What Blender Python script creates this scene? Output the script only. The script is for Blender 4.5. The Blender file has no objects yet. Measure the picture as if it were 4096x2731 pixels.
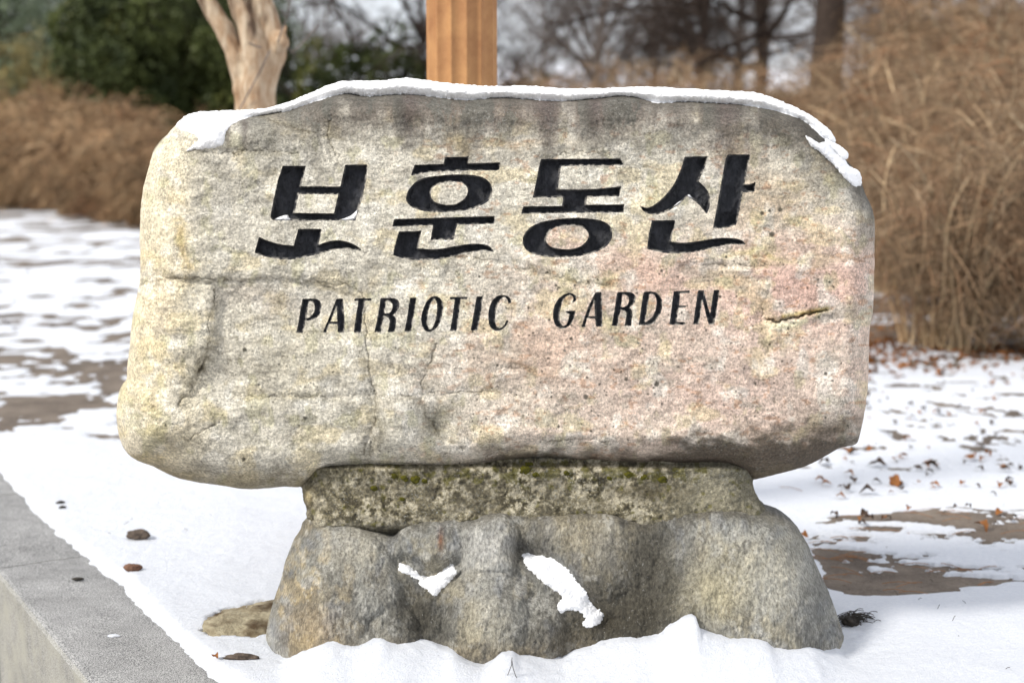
import bpy, math, random
import numpy as np
from mathutils import Vector
random.seed(7)
rng = np.random.default_rng(11)
sc = bpy.context.scene
COL = sc.collection
R = math.radians

# ------------------------------------------------------------------ camera, sky, sun, exposure
CAM_Y, CAM_Z, LENS = -3.55, 1.26, 50.0
FPX = 4096 * LENS / 36.0
PITCH = math.atan((1365.5 - 600) / FPX)
cam_d = bpy.data.cameras.new('camera'); cam = bpy.data.objects.new('camera', cam_d); COL.objects.link(cam)
cam.location = (0, CAM_Y, CAM_Z); cam.rotation_euler = (math.pi / 2 - PITCH, 0, 0)
cam_d.lens = LENS; cam_d.sensor_width = 36; cam_d.clip_start = 0.05; cam_d.clip_end = 2000
cam_d.dof.use_dof = True; cam_d.dof.focus_distance = 3.42; cam_d.dof.aperture_fstop = 2.2; cam_d.dof.aperture_blades = 9
sc.camera = cam
sc.render.resolution_x = 1024; sc.render.resolution_y = 682
SUN_ELEV, SUN_AZ = 40, -60            # azimuth measured from straight behind the camera, negative = from the left
w = bpy.data.worlds.new('World'); sc.world = w; w.use_nodes = True
nt = w.node_tree; nt.nodes.clear()
N = nt.nodes.new
out = N('ShaderNodeOutputWorld'); bg = N('ShaderNodeBackground'); sky = N('ShaderNodeTexSky')
sky.sky_type = 'NISHITA'; sky.sun_disc = False
sky.sun_elevation = R(SUN_ELEV); sky.sun_rotation = R(180 + SUN_AZ)
sky.air_density = 1.0; sky.dust_density = 3.0
tcw = N('ShaderNodeTexCoord'); nz = N('ShaderNodeTexNoise'); nz.inputs['Scale'].default_value = 2.2; nz.inputs['Detail'].default_value = 5
rmp = N('ShaderNodeMapRange'); rmp.inputs[1].default_value = 0.3; rmp.inputs[2].default_value = 0.7; rmp.inputs[3].default_value = 0.62; rmp.inputs[4].default_value = 0.95
mx = N('ShaderNodeMix'); mx.data_type = 'RGBA'; mx.inputs[7].default_value = (8.6, 8.9, 9.5, 1)   # thin bright overcast
nt.links.new(tcw.outputs['Generated'], nz.inputs['Vector']); nt.links.new(nz.outputs['Fac'], rmp.inputs[0])
nt.links.new(rmp.outputs[0], mx.inputs[0]); nt.links.new(sky.outputs[0], mx.inputs[6])
nt.links.new(mx.outputs[2], bg.inputs[0]); bg.inputs[1].default_value = 0.10
nt.links.new(bg.outputs[0], out.inputs[0])
sun_d = bpy.data.lights.new('sun', 'SUN'); sun = bpy.data.objects.new('sun', sun_d); COL.objects.link(sun)
sun_d.energy = 3.0; sun_d.angle = R(10); sun_d.color = (1.0, 0.95, 0.87)
az = R(SUN_AZ); el = R(SUN_ELEV)
sdir = Vector((math.sin(az) * math.cos(el), -math.cos(az) * math.cos(el), math.sin(el)))   # towards the sun
sun.rotation_euler = sdir.to_track_quat('Z', 'Y').to_euler()
sc.view_settings.view_transform = 'Standard'; sc.view_settings.look = 'None'
sc.view_settings.exposure = 0.42; sc.view_settings.gamma = 1; sc.view_settings.use_curve_mapping = False

# ------------------------------------------------------------------ measuring helpers
cp, sp = math.cos(PITCH), math.sin(PITCH)
def ray(px, py):
    u = (np.asarray(px, float) - 2048) / FPX; v = (1365.5 - np.asarray(py, float)) / FPX
    return u, cp + v * sp, -sp + v * cp
def P(px, py, Y):
    dx, dy, dz = ray(px, py); t = (np.asarray(Y) - CAM_Y) / dy
    return np.stack([dx * t, np.asarray(Y) + 0 * t, CAM_Z + dz * t], -1)
def G(px, py, z=0.0):
    dx, dy, dz = ray(px, py); t = (z - CAM_Z) / dz
    return np.stack([dx * t, CAM_Y + dy * t, z + 0 * t], -1)
S = 4096 / 2352.0
def s2l(r, g, b):
    return tuple(((c / 255) / 12.92 if c / 255 <= 0.04045 else ((c / 255 + 0.055) / 1.055) ** 2.4) for c in (r, g, b))

# ------------------------------------------------------------------ numpy noise
def _h(i, j, k, s):
    n = (i * 374761393 + j * 668265263 + k * 2147483647 + s * 974634777) & 0xFFFFFFFF
    n = ((n ^ (n >> 13)) * 1274126177) & 0xFFFFFFFF
    n = ((n ^ (n >> 15)) * 2246822519) & 0xFFFFFFFF
    return ((n ^ (n >> 16)) & 0xFFFFFF) / float(0xFFFFFF)
def vnoise(x, y, s=0):
    x = np.asarray(x, float); y = np.asarray(y, float)
    i = np.floor(x).astype(np.int64); j = np.floor(y).astype(np.int64); fx = x - i; fy = y - j
    fx = fx * fx * fx * (fx * (fx * 6 - 15) + 10); fy = fy * fy * fy * (fy * (fy * 6 - 15) + 10)
    z = np.zeros_like(i)
    a = _h(i, j, z, s); b = _h(i + 1, j, z, s); c = _h(i, j + 1, z, s); d = _h(i + 1, j + 1, z, s)
    return (a + (b - a) * fx) * (1 - fy) + (c + (d - c) * fx) * fy
def fbm(x, y, oct=4, s=0, rough=0.5):
    t = 0; a = 1; tot = 0
    for o in range(oct):
        t = t + a * vnoise(x * 2 ** o + 17.3 * o, y * 2 ** o - 9.1 * o, s + o); tot += a; a *= rough
    return t / tot * 2 - 1
def sstep(a, b, x):
    t = np.clip((x - a) / (b - a), 0, 1); return t * t * (3 - 2 * t)

# ------------------------------------------------------------------ mesh helpers
def mesh_np(name, V, tris=None, quads=None, smooth=True):
    me = bpy.data.meshes.new(name)
    V = np.asarray(V, np.float32).reshape(-1, 3)
    parts = []; sizes = []
    if tris is not None and len(tris): parts.append(np.asarray(tris).reshape(-1)); sizes.append(np.full(len(tris), 3))
    if quads is not None and len(quads): parts.append(np.asarray(quads).reshape(-1)); sizes.append(np.full(len(quads), 4))
    loops = np.concatenate(parts).astype(np.int32); sz = np.concatenate(sizes).astype(np.int32)
    me.vertices.add(len(V)); me.vertices.foreach_set('co', V.reshape(-1))
    me.loops.add(len(loops)); me.loops.foreach_set('vertex_index', loops)
    me.polygons.add(len(sz)); st = np.zeros(len(sz), np.int32); st[1:] = np.cumsum(sz)[:-1]
    me.polygons.foreach_set('loop_start', st); me.polygons.foreach_set('loop_total', sz)
    me.update(calc_edges=True); me.validate()
    me.polygons.foreach_set('use_smooth', np.full(len(me.polygons), smooth))
    me.update(); return me
def set_col(me, C, nm='tint'):
    a = me.color_attributes.new(nm, 'FLOAT_COLOR', 'POINT')
    c = np.ones((len(C), 4), np.float32); c[:, :3] = C; a.data.foreach_set('color', c.reshape(-1))
def link(name, me, mat=None, parent=None, loc=None):
    o = bpy.data.objects.new(name, me); COL.objects.link(o)
    if mat is not None and me is not None and not me.materials: me.materials.append(mat)
    if parent is not None: o.parent = parent
    if loc is not None: o.location = loc
    return o
def thing(o, label, cat, group=None):
    o['label'] = label; o['category'] = cat
    if group: o['group'] = group
    return o
def empty(name, loc=(0, 0, 0), rz=0):
    o = bpy.data.objects.new(name, None); COL.objects.link(o); o.location = loc; o.rotation_euler[2] = rz; o.empty_display_size = 0.1
    return o
def copy_tree(o, parent=None):
    c = o.copy(); COL.objects.link(c)
    if parent is not None: c.parent = parent
    for ch in list(o.children): copy_tree(ch, c)
    return c
def compact(V, F):
    u, inv = np.unique(F.reshape(-1), return_inverse=True)
    return V[u], inv.reshape(F.shape), u
def tubes(PT, RD, sides=3):
    """PT (n,k,3) RD (n,k) -> verts, quads"""
    n, k, _ = PT.shape
    T = np.gradient(PT, axis=1); T /= np.linalg.norm(T, axis=2, keepdims=True) + 1e-9
    ref = np.where(np.abs(T[..., 2:3]) > 0.9, np.array([1.0, 0, 0]), np.array([0, 0, 1.0]))
    ref = ref[:, :1] + 0 * T
    A = np.cross(T, ref); A /= np.linalg.norm(A, axis=2, keepdims=True) + 1e-9
    B = np.cross(T, A)
    ang = np.arange(sides) / sides * 2 * np.pi
    V = PT[:, :, None] + RD[:, :, None, None] * (np.cos(ang)[None, None, :, None] * A[:, :, None] + np.sin(ang)[None, None, :, None] * B[:, :, None])
    base = (np.arange(n)[:, None, None] * k + np.arange(k - 1)[None, :, None]) * sides
    s = np.arange(sides)[None, None, :]; s2 = (s + 1) % sides
    Q = np.stack([base + s, base + s2, base + sides + s2, base + sides + s], -1).reshape(-1, 4)
    return V.reshape(-1, 3), Q
def twig_col(me, n, k, sides, seed, lo=.34, hi=1.9):
    r = np.random.default_rng(seed); v = np.exp(r.uniform(math.log(lo), math.log(hi), n)); red = r.uniform(-.09, .05, n)
    C = np.repeat(np.stack([v * (1 + red), v, v * (1 - red)], 1), k * sides, 0); return C
def merge(lst):
    Vs, Qs, o = [], [], 0
    for V, Q in lst: Vs.append(V); Qs.append(Q + o); o += len(V)
    return np.concatenate(Vs), np.concatenate(Qs)

# ------------------------------------------------------------------ materials
class Mat:
    def __init__(s, name, rough=0.85, spec=0.3):
        s.m = bpy.data.materials.new(name); s.m.use_nodes = True; s.t = s.m.node_tree; s.b = s.t.nodes['Principled BSDF']
        s.b.inputs['Roughness'].default_value = rough; s.b.inputs['Specular IOR Level'].default_value = spec
        s.tc = s.t.nodes.new('ShaderNodeTexCoord')
        g = s.t.nodes.new('ShaderNodeNewGeometry'); s.pos = g.outputs['Position']; s.obj = s.tc.outputs['Object']
    def n(s, ty): return s.t.nodes.new(ty)
    def l(s, a, b): s.t.links.new(a, b)
    def mapped(s, scale, co=None):
        mp = s.n('ShaderNodeMapping'); mp.inputs['Scale'].default_value = scale; s.l(co or s.obj, mp.inputs[0]); return mp.outputs[0]
    def noise(s, scale, detail=4, rough=0.55, co=None, dist=0.0):
        q = s.n('ShaderNodeTexNoise'); q.inputs['Scale'].default_value = scale; q.inputs['Detail'].default_value = detail
        q.inputs['Roughness'].default_value = rough; q.inputs['Distortion'].default_value = dist; s.l(co or s.obj, q.inputs['Vector']); return q.outputs['Fac']
    def voro(s, scale, feature='F1', co=None, outp='Distance', rnd=1.0):
        q = s.n('ShaderNodeTexVoronoi'); q.feature = feature; q.inputs['Scale'].default_value = scale; q.inputs['Randomness'].default_value = rnd
        s.l(co or s.obj, q.inputs['Vector']); return q.outputs[outp]
    def rng(s, v, a, b, c, d):
        q = s.n('ShaderNodeMapRange'); s.l(v, q.inputs[0])
        for i, x in enumerate((a, b, c, d)): q.inputs[i + 1].default_value = x
        return q.outputs[0]
    def math(s, op, a, b):
        q = s.n('ShaderNodeMath'); q.operation = op
        for i, x in enumerate((a, b)):
            if isinstance(x, (int, float)): q.inputs[i].default_value = x
            else: s.l(x, q.inputs[i])
        return q.outputs[0]
    def mix(s, f, a, b, mode='MIX'):
        q = s.n('ShaderNodeMix'); q.data_type = 'RGBA'; q.blend_type = mode
        if isinstance(f, (int, float)): q.inputs[0].default_value = f
        else: s.l(f, q.inputs[0])
        for i, x in ((6, a), (7, b)):
            if isinstance(x, tuple): q.inputs[i].default_value = (*x, 1)
            else: s.l(x, q.inputs[i])
        return q.outputs[2]
    def warp(s, amt, scale):
        q = s.n('ShaderNodeTexNoise'); q.inputs['Scale'].default_value = scale; q.inputs['Detail'].default_value = 4; s.l(s.obj, q.inputs['Vector'])
        v = s.n('ShaderNodeVectorMath'); v.operation = 'MULTIPLY_ADD'; s.l(q.outputs['Color'], v.inputs[0]); v.inputs[1].default_value = (amt,) * 3; s.l(s.obj, v.inputs[2])
        return v.outputs[0]
    def scalecol(s, col, v):
        q = s.n('ShaderNodeVectorMath'); q.operation = 'SCALE'; s.l(col, q.inputs[0])
        s.l(v, q.inputs['Scale']); return q.outputs[0]
    def color(s, c):
        if isinstance(c, tuple): s.b.inputs['Base Color'].default_value = (*c, 1)
        else: s.l(c, s.b.inputs['Base Color'])
    def bump(s, h, strength=0.5, dist=0.01):
        q = s.n('ShaderNodeBump'); q.inputs['Strength'].default_value = strength; q.inputs['Distance'].default_value = dist
        s.l(h, q.inputs['Height']); s.l(q.outputs[0], s.b.inputs['Normal'])
def attr(m, name='tint'):
    a = m.n('ShaderNodeAttribute'); a.attribute_name = name; return a.outputs['Color']

def granite(name, grain=1.0, crack=0.55, lift_=1.18):
    m = Mat(name, 0.88, 0.25)
    t = attr(m)
    t = m.scalecol(t, m.rng(m.noise(3, 2, 0.5), 0, 1, lift_, lift_ * 1.1))
    g1 = m.rng(m.noise(150, 6, 0.8), 0.36, 0.64, 0.48, 1.38)
    c = m.scalecol(t, g1)
    g3 = m.rng(m.noise(420, 3, 0.7), 0.3, 0.7, 0.78, 1.20); c = m.scalecol(c, g3)
    lg = m.rng(m.noise(26, 6, 0.7), 0.3, 0.7, 0.84, 1.14); c = m.scalecol(c, lg)
    lay = m.rng(m.noise(46, 6, 0.75, co=m.mapped((.45, 1, 2.4))), 0.36, 0.64, 0.78, 1.16); c = m.scalecol(c, lay)
    # black mineral specks, clustered
    spk = m.rng(m.noise(190, 5, 0.8), 0.565, 0.63, 0, 1); cl = m.rng(m.noise(10, 5, 0.7), 0.38, 0.60, 0.12, 1.0)
    c = m.mix(m.math('MULTIPLY', m.math('MULTIPLY', spk, cl), 0.9 * grain), c, (0.04, 0.048, 0.038))
    wh = m.math('MULTIPLY', m.rng(m.noise(190, 4, 0.7), 0.58, 0.68, 0, 1), m.rng(m.noise(7, 4, 0.7), 0.45, 0.6, 0.1, 0.8)); c = m.mix(m.math('MULTIPLY', wh, 0.5), c, (0.72, 0.71, 0.66))
    # hairline craquelure: irregular, broken up
    e = m.voro(62, 'DISTANCE_TO_EDGE', co=m.warp(0.06, 45))
    ln = m.math('MULTIPLY', m.rng(e, 0.0, 0.06, 1, 0), m.rng(m.noise(17, 5, 0.75), 0.48, 0.60, 0, 1))
    e2 = m.voro(130, 'DISTANCE_TO_EDGE', co=m.warp(0.03, 90))
    ln2 = m.math('MULTIPLY', m.rng(e2, 0.0, 0.10, 1, 0), m.rng(m.noise(29, 4, 0.75), 0.44, 0.60, 0, 1))
    lines = m.math('MAXIMUM', ln, m.math('MULTIPLY', ln2, 0.8))
    c = m.mix(m.math('MULTIPLY', lines, crack), c, (0.08, 0.068, 0.048))
    m.color(c)
    h = m.math('ADD', m.math('MULTIPLY', m.noise(130, 6, 0.8), 0.8), m.math('MULTIPLY', m.noise(42, 5, 0.7), 0.9))
    h = m.math('SUBTRACT', h, m.math('MULTIPLY', lines, 0.25))
    m.bump(h, 0.8, 0.0045)
    return m.m
M_SLAB = granite('slab_stone', 1.1, 0.6, 1.16)
M_NECK = granite('neck_mortar', 1.4, 0.2, .90)
def base_stone():
    m = Mat('pedestal_stone', 0.85, 0.3)
    t = attr(m); t = m.scalecol(t, m.rng(m.noise(3, 2, 0.5), 0, 1, 1.05, 1.2))
    st = m.mapped((1.0, 1.0, 0.45))
    g1 = m.rng(m.noise(150, 5, 0.72, co=st), 0.36, 0.64, 0.56, 1.44)
    c = m.scalecol(t, g1)
    lg = m.rng(m.noise(20, 6, 0.7, co=st), 0.32, 0.68, 0.78, 1.22); c = m.scalecol(c, lg)
    spk = m.rng(m.noise(280, 3, 0.6, co=st), 0.60, 0.68, 0, 0.5); c = m.mix(spk, c, (0.04, 0.038, 0.032))
    wht = m.rng(m.noise(200, 4, 0.6, co=m.mapped((1, 1, 0.5))), 0.63, 0.72, 0, 0.5); c = m.mix(wht, c, (0.55, 0.54, 0.50))
    m.color(c)
    h = m.math('ADD', m.noise(160, 6, 0.75, co=st), m.math('MULTIPLY', m.noise(42, 5, 0.6, co=st), 1.2))
    m.bump(h, 1.0, 0.012); return m.m
M_BASE = base_stone()
def black_paint():
    m = Mat('black_paint', 0.42, 0.5)
    c = m.mix(m.rng(m.noise(60, 5, 0.7, co=m.mapped((1, 1, 0.4))), 0.4, 0.75, 0, 1), (0.018, 0.020, 0.025), (0.060, 0.062, 0.074))
    c = m.mix(m.rng(m.noise(210, 4, 0.7), 0.66, 0.74, 0, 0.5), c, (0.16, 0.15, 0.13))
    q = m.n('ShaderNodeVectorMath'); q.operation = 'ADD'; m.l(c, q.inputs[0]); m.l(attr(m), q.inputs[1]); c = q.outputs[0]
    m.color(c); m.bump(m.noise(70, 6, 0.75, co=m.mapped((1, 1, .5))), 1.0, 0.012); return m.m
M_BLACK = black_paint()
def snow_mat(name, wet=0.0):
    m = Mat(name, 0.7, 0.2)
    c = m.mix(m.rng(m.noise(90, 5, 0.7), 0.35, 0.7, 0, 1), (0.68, 0.71, 0.77), (0.78, 0.80, 0.84))
    m.color(c); m.bump(m.math('ADD', m.noise(220, 5, 0.75), m.math('MULTIPLY', m.noise(35, 4, 0.6), 1.0)), 1.0, 0.006)
    m.b.inputs['Subsurface Weight'].default_value = 0.0
    return m.m
M_SNOW = snow_mat('snow')
def snow_mat2():
    m = Mat('packed_snow', 0.7, 0.2); m.color((.92, .93, .95)); m.bump(m.math('ADD', m.noise(260, 5, 0.8), m.noise(60, 4, 0.6)), 0.5, 0.004)
    m.b.inputs['Subsurface Weight'].default_value = 0.5; m.b.inputs['Subsurface Scale'].default_value = 0.02; m.b.inputs['Subsurface Radius'].default_value = (1, 1, 1); return m.m
M_SNOW2 = snow_mat2()
def soil():
    m = Mat('soil', 0.9, 0.2)
    c = m.mix(m.rng(m.noise(5, 5, 0.6, co=m.pos), 0.35, 0.65, 0, 1), s2l(92, 83, 76), s2l(130, 119, 108))
    c = m.mix(m.rng(m.noise(120, 4, 0.7, co=m.pos), 0.5, 0.75, 0, 1), c, s2l(150, 136, 120))
    c = m.mix(m.rng(m.noise(60, 5, 0.7, co=m.pos), 0.56, 0.70, 0, 0.8), c, s2l(52, 42, 32))
    c = m.mix(m.rng(m.noise(1.7, 3, 0.6, co=m.pos), 0.5, 0.7, 0, 0.45), c, s2l(60, 54, 50))
    m.color(c); m.bump(m.noise(70, 6, 0.75, co=m.pos), 0.8, 0.012); return m.m
M_SOIL = soil()
def kerb_mat():
    m = Mat('kerb_granite', 0.8, 0.3)
    c = m.mix(m.rng(m.noise(330, 2, 0.6, co=m.pos), 0.42, 0.60, 0, 1), s2l(196, 195, 192), s2l(104, 104, 106))
    c = m.mix(m.rng(m.noise(190, 2, 0.5, co=m.pos), 0.58, 0.66, 0, 0.75), c, s2l(74, 75, 78))
    c = m.scalecol(c, m.rng(m.noise(4, 6, 0.75, co=m.pos), 0.32, 0.68, 0.58, 1.04))
    # brown weathering on the upright side faces
    g = m.n('ShaderNodeNewGeometry'); sx = m.n('ShaderNodeSeparateXYZ'); m.l(g.outputs['Normal'], sx.inputs[0])
    side = m.rng(sx.outputs[2], 0.3, 0.8, 1, 0)
    c = m.mix(m.math('MULTIPLY', side, m.rng(m.noise(11, 5, 0.7, co=m.pos), 0.35, 0.65, 0.2, 0.8)), c, s2l(174, 172, 160))
    oi = m.n('ShaderNodeObjectInfo'); c = m.scalecol(c, m.rng(oi.outputs['Random'], 0, 1, .84, 1.0)); m.color(c); m.bump(m.noise(260, 4, 0.7, co=m.pos), 0.4, 0.003); return m.m
M_KERB = kerb_mat()
def simple(name, c1, c2, sc_=20, rough=0.85, bump=0.4, bd=0.01, stretch=None, c3=None, use_attr=False):
    m = Mat(name, rough, 0.25)
    co = m.mapped(stretch) if stretch else None
    c = m.mix(m.rng(m.noise(sc_, 5, 0.65, co=co), 0.35, 0.65, 0, 1), c1, c2)
    if c3: c = m.mix(m.rng(m.noise(sc_ * 0.35, 3, 0.6, co=co), 0.52, 0.66, 0, 1), c, c3)
    if use_attr:
        q = m.n('ShaderNodeVectorMath'); q.operation = 'MULTIPLY'; m.l(c, q.inputs[0]); m.l(attr(m), q.inputs[1]); c = q.outputs[0]
    m.color(c)
    if bump: m.bump(m.noise(sc_ * 2.5, 5, 0.7, co=co), bump, bd)
    return m.m
M_POST = simple('post_paint', s2l(184, 138, 92), s2l(158, 112, 74), 9, 0.5, 0.35, 0.004)
M_BARK = simple('smooth_bark', s2l(216, 198, 172), s2l(172, 138, 106), 13, 0.75, 0.9, 0.02, (2.2, 2.2, 0.6), s2l(104, 84, 68))
M_TWIG = simple('dry_twig', s2l(172, 146, 116), s2l(112, 86, 64), 6, 0.85, 0, 0.01, None, s2l(142, 104, 76), use_attr=True)
M_TWIGR = simple('reddish_twig', s2l(186, 156, 120), s2l(134, 104, 76), 2, 0.85, 0, 0.01, None, s2l(134, 98, 72), use_attr=True)
M_CANE = simple('pale_cane', s2l(216, 196, 162), s2l(168, 142, 108), 9, 0.8, 0, use_attr=True)
M_GREYW = simple('grey_bark', s2l(128, 118, 112), s2l(92, 84, 80), 12, 0.9, 0)
M_DARKW = simple('dark_bark', s2l(70, 58, 50), s2l(44, 36, 32), 12, 0.9, 0.5, 0.02)
M_LEAFD = simple('evergreen_leaf', s2l(66, 74, 30), s2l(30, 38, 16), 3, 0.6, 0, 0.01, None, s2l(98, 98, 40))
M_LEAFM = simple('mid_green_leaf', s2l(84, 92, 46), s2l(40, 50, 24), 1.2, 0.6, 0, 0.01, None, s2l(122, 122, 62))
M_LEAFB = simple('bluish_needle', s2l(140, 152, 124), s2l(78, 92, 70), 1.5, 0.7, 0, 0.01, None, s2l(172, 180, 164))
M_DRYL = simple('dry_leaf', s2l(150, 96, 48), s2l(92, 60, 34), 40, 0.7, 0.3, 0.003)
M_NEEDLE = simple('dry_needle', s2l(164, 116, 72), s2l(126, 86, 54), 30, 0.7, 0)
M_REDROCK = simple('reddish_pebble', s2l(128, 96, 78), s2l(86, 62, 50), 60, 0.9, 0.7, 0.006)
M_ROCKD = simple('dark_pebble', s2l(104, 92, 82), s2l(62, 54, 48), 60, 0.9, 0.7, 0.006)
M_FLAT = simple('flat_rock', s2l(180, 170, 144), s2l(134, 122, 98), 26, 0.9, 0.9, 0.012, None, s2l(84, 68, 48))
M_MOSS = simple('moss', s2l(92, 88, 20), s2l(54, 54, 16), 90, 0.95, 0.6, 0.01)
M_POD = simple('seed_pod', s2l(60, 54, 46), s2l(34, 30, 26), 80, 0.6, 0.4, 0.003)
M_HILL = simple('snowy_hill', (0.70, 0.72, 0.78), (0.84, 0.86, 0.90), 0.05, 0.9, 0)

# ------------------------------------------------------------------ outlines -> height-field bodies
def curve(pts, sub=6):
    """points (x,y) are corners, (x,y,1) are smooth; Catmull-Rom through smooth ones"""
    n = len(pts); o = []
    for i in range(n):
        a = pts[i]; b = pts[(i + 1) % n]; pa = pts[i - 1]; pb = pts[(i + 2) % n]
        p0 = np.array(a[:2], float); p1 = np.array(b[:2], float)
        sa, sb = len(a) > 2, len(b) > 2
        if not (sa or sb): o.append(p0); continue
        t0 = (p1 - np.array(pa[:2])) / 2 if sa else (p1 - p0); t1 = (np.array(pb[:2]) - p0) / 2 if sb else (p1 - p0)
        for k in range(sub):
            t = k / sub; h = (2 * t ** 3 - 3 * t ** 2 + 1, t ** 3 - 2 * t ** 2 + t, -2 * t ** 3 + 3 * t ** 2, t ** 3 - t ** 2)
            o.append(h[0] * p0 + h[1] * t0 + h[2] * p1 + h[3] * t1)
    return np.array(o)
def sdf(polys, X, Y):
    shp = X.shape; X = X.ravel(); Y = Y.ravel(); best = np.full(X.shape, 1e18); ins = np.zeros(X.shape, bool)
    for p in polys:
        q = np.roll(p, -1, 0)
        for (ax, ay), (bx, by) in zip(p, q):
            ex, ey = bx - ax, by - ay; L = ex * ex + ey * ey + 1e-12
            t = np.clip(((X - ax) * ex + (Y - ay) * ey) / L, 0, 1)
            dx = X - ax - t * ex; dy = Y - ay - t * ey
            np.minimum(best, dx * dx + dy * dy, out=best)
            if ay != by:
                ins ^= ((ay > Y) != (by > Y)) & (X < (bx - ax) * (Y - ay) / (by - ay) + ax)
    d = np.sqrt(best); return np.where(ins, d, -d).reshape(shp)
def interp_grid(cx, cy, D, X, Y):
    fx = (X - cx[0]) / (cx[1] - cx[0]); fy = (Y - cy[0]) / (cy[1] - cy[0])
    i = np.clip(np.floor(fx).astype(int), 0, len(cx) - 2); j = np.clip(np.floor(fy).astype(int), 0, len(cy) - 2)
    fx = fx - i; fy = fy - j
    return (D[j, i] * (1 - fx) + D[j, i + 1] * fx) * (1 - fy) + (D[j + 1, i] * (1 - fx) + D[j + 1, i + 1] * fx) * fy
class Field:
    """grid over an outline; sd = signed distance inside (photo pixels at the outline's own distance)"""
    def __init__(s, outline, pitch, rough=0.0, rfreq=0.03, seed=0):
        pad = 4 * pitch
        x0, y0 = outline.min(0) - pad; x1, y1 = outline.max(0) + pad
        s.gx = np.arange(x0, x1 + pitch, pitch); s.gy = np.arange(y0, y1 + pitch, pitch)
        s.X, s.Y = np.meshgrid(s.gx, s.gy); s.pitch = pitch
        cp_ = max(pitch * 2.5, pitch)
        cx = np.arange(x0, x1 + 2 * cp_, cp_); cy = np.arange(y0, y1 + 2 * cp_, cp_)
        CX, CY = np.meshgrid(cx, cy); s.sd = interp_grid(cx, cy, sdf([outline], CX, CY), s.X, s.Y)
        if rough: s.sd = s.sd + rough * fbm(s.X * rfreq, s.Y * rfreq, 5, seed, 0.65)
        s.snap('sd')
    def snap(s, nm, k=0.5):
        D = getattr(s, nm); gy, gx = np.gradient(D, s.pitch); g2 = gx * gx + gy * gy + 1e-6
        m = np.abs(D) < k * s.pitch * np.sqrt(g2)
        s.X = np.where(m, s.X - D * gx / g2, s.X); s.Y = np.where(m, s.Y - D * gy / g2, s.Y)
        setattr(s, nm, np.where(m, 0.0, D))
    def tris(s, L=None):
        ny, nx = s.X.shape; idx = np.arange(ny * nx).reshape(ny, nx)
        a, b, c, d = idx[:-1, :-1].ravel(), idx[:-1, 1:].ravel(), idx[1:, 1:].ravel(), idx[1:, :-1].ravel()
        sd = s.sd.ravel()
        ok = (sd >= 0)
        use_bd = ((a + b + c) % 2 == 0)
        if L is not None:
            l = L.ravel(); use_bd = np.where((l[a] == 0) & (l[c] == 0), False, np.where((l[b] == 0) & (l[d] == 0), True, use_bd))
        use_bd = np.where(~ok[a] | ~ok[c], True, np.where(~ok[b] | ~ok[d], False, use_bd))
        T1 = np.where(use_bd[:, None], np.stack([a, d, b], 1), np.stack([a, c, b], 1))
        T2 = np.where(use_bd[:, None], np.stack([b, d, c], 1), np.stack([a, d, c], 1))
        T = np.concatenate([T1, T2]); T = T[ok[T].all(1)]
        # drop zero-area slivers lying on the rim
        T = T[(sd[T].max(1) > 0)]
        return T
def boundary_edges(T):
    E = np.concatenate([T[:, [0, 1]], T[:, [1, 2]], T[:, [2, 0]]]); key = np.sort(E, 1); k = key[:, 0].astype(np.int64) * 10 ** 8 + key[:, 1]
    _, inv, cnt = np.unique(k, return_inverse=True, return_counts=True)
    return E[cnt[inv] == 1]
def add_back(V, T, mode, depth, centre=None, steps=9, drop=0.0):
    """close a front surface with rings running to the back"""
    E = boundary_edges(T); bv, inv = np.unique(E.reshape(-1), return_inverse=True); inv = inv.reshape(-1, 2)
    p0 = V[bv]; prev = bv; Vn = [V]; Qn = []; nv = len(V)
    c = p0.mean(0) if centre is None else np.array(centre)
    for k in range(1, steps + 1):
        t = k / steps
        q = p0.copy()
        if mode == 'round':
            th = t * math.pi / 2; s_ = max(math.cos(th), 0) ** 0.42; yy = math.sin(th) ** 0.8
            lump = 1 + 0.03 * fbm(p0[:, 0] * 4 + k * 0.4, p0[:, 2] * 4, 3, 5)
            q[:, 0] = c[0] + (p0[:, 0] - c[0]) * s_ * (lump if t < 1 else 1); q[:, 2] = c[2] + (p0[:, 2] - c[2]) * s_ * (lump if t < 1 else 1)
            q[:, 1] = p0[:, 1] + (depth + 0 * p0[:, 1]) * yy
        else:
            q[:, 1] = p0[:, 1] + depth * t; q[:, 2] = p0[:, 2] - drop * t * t + (0.004 * fbm(p0[:, 0] * 20, t * 3 + 0 * p0[:, 0], 3, 8) if depth > 0.05 else 0)
        ids = np.arange(nv, nv + len(bv)); Vn.append(q); nv += len(bv)
        Qn.append(np.stack([prev[inv[:, 1]], prev[inv[:, 0]], ids[inv[:, 0]], ids[inv[:, 1]]], 1)); prev = ids
    return np.concatenate(Vn), np.concatenate(Qn)
def seg_dist(pts, X, Y):
    best = np.full(X.shape, 1e18)
    for (ax, ay), (bx, by) in zip(pts[:-1], pts[1:]):
        ex, ey = bx - ax, by - ay; t = np.clip(((X - ax) * ex + (Y - ay) * ey) / (ex * ex + ey * ey + 1e-9), 0, 1)
        best = np.minimum(best, (X - ax - t * ex) ** 2 + (Y - ay - t * ey) ** 2)
    return np.sqrt(best)
def VS(lst): return np.array(lst, float) * S

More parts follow.
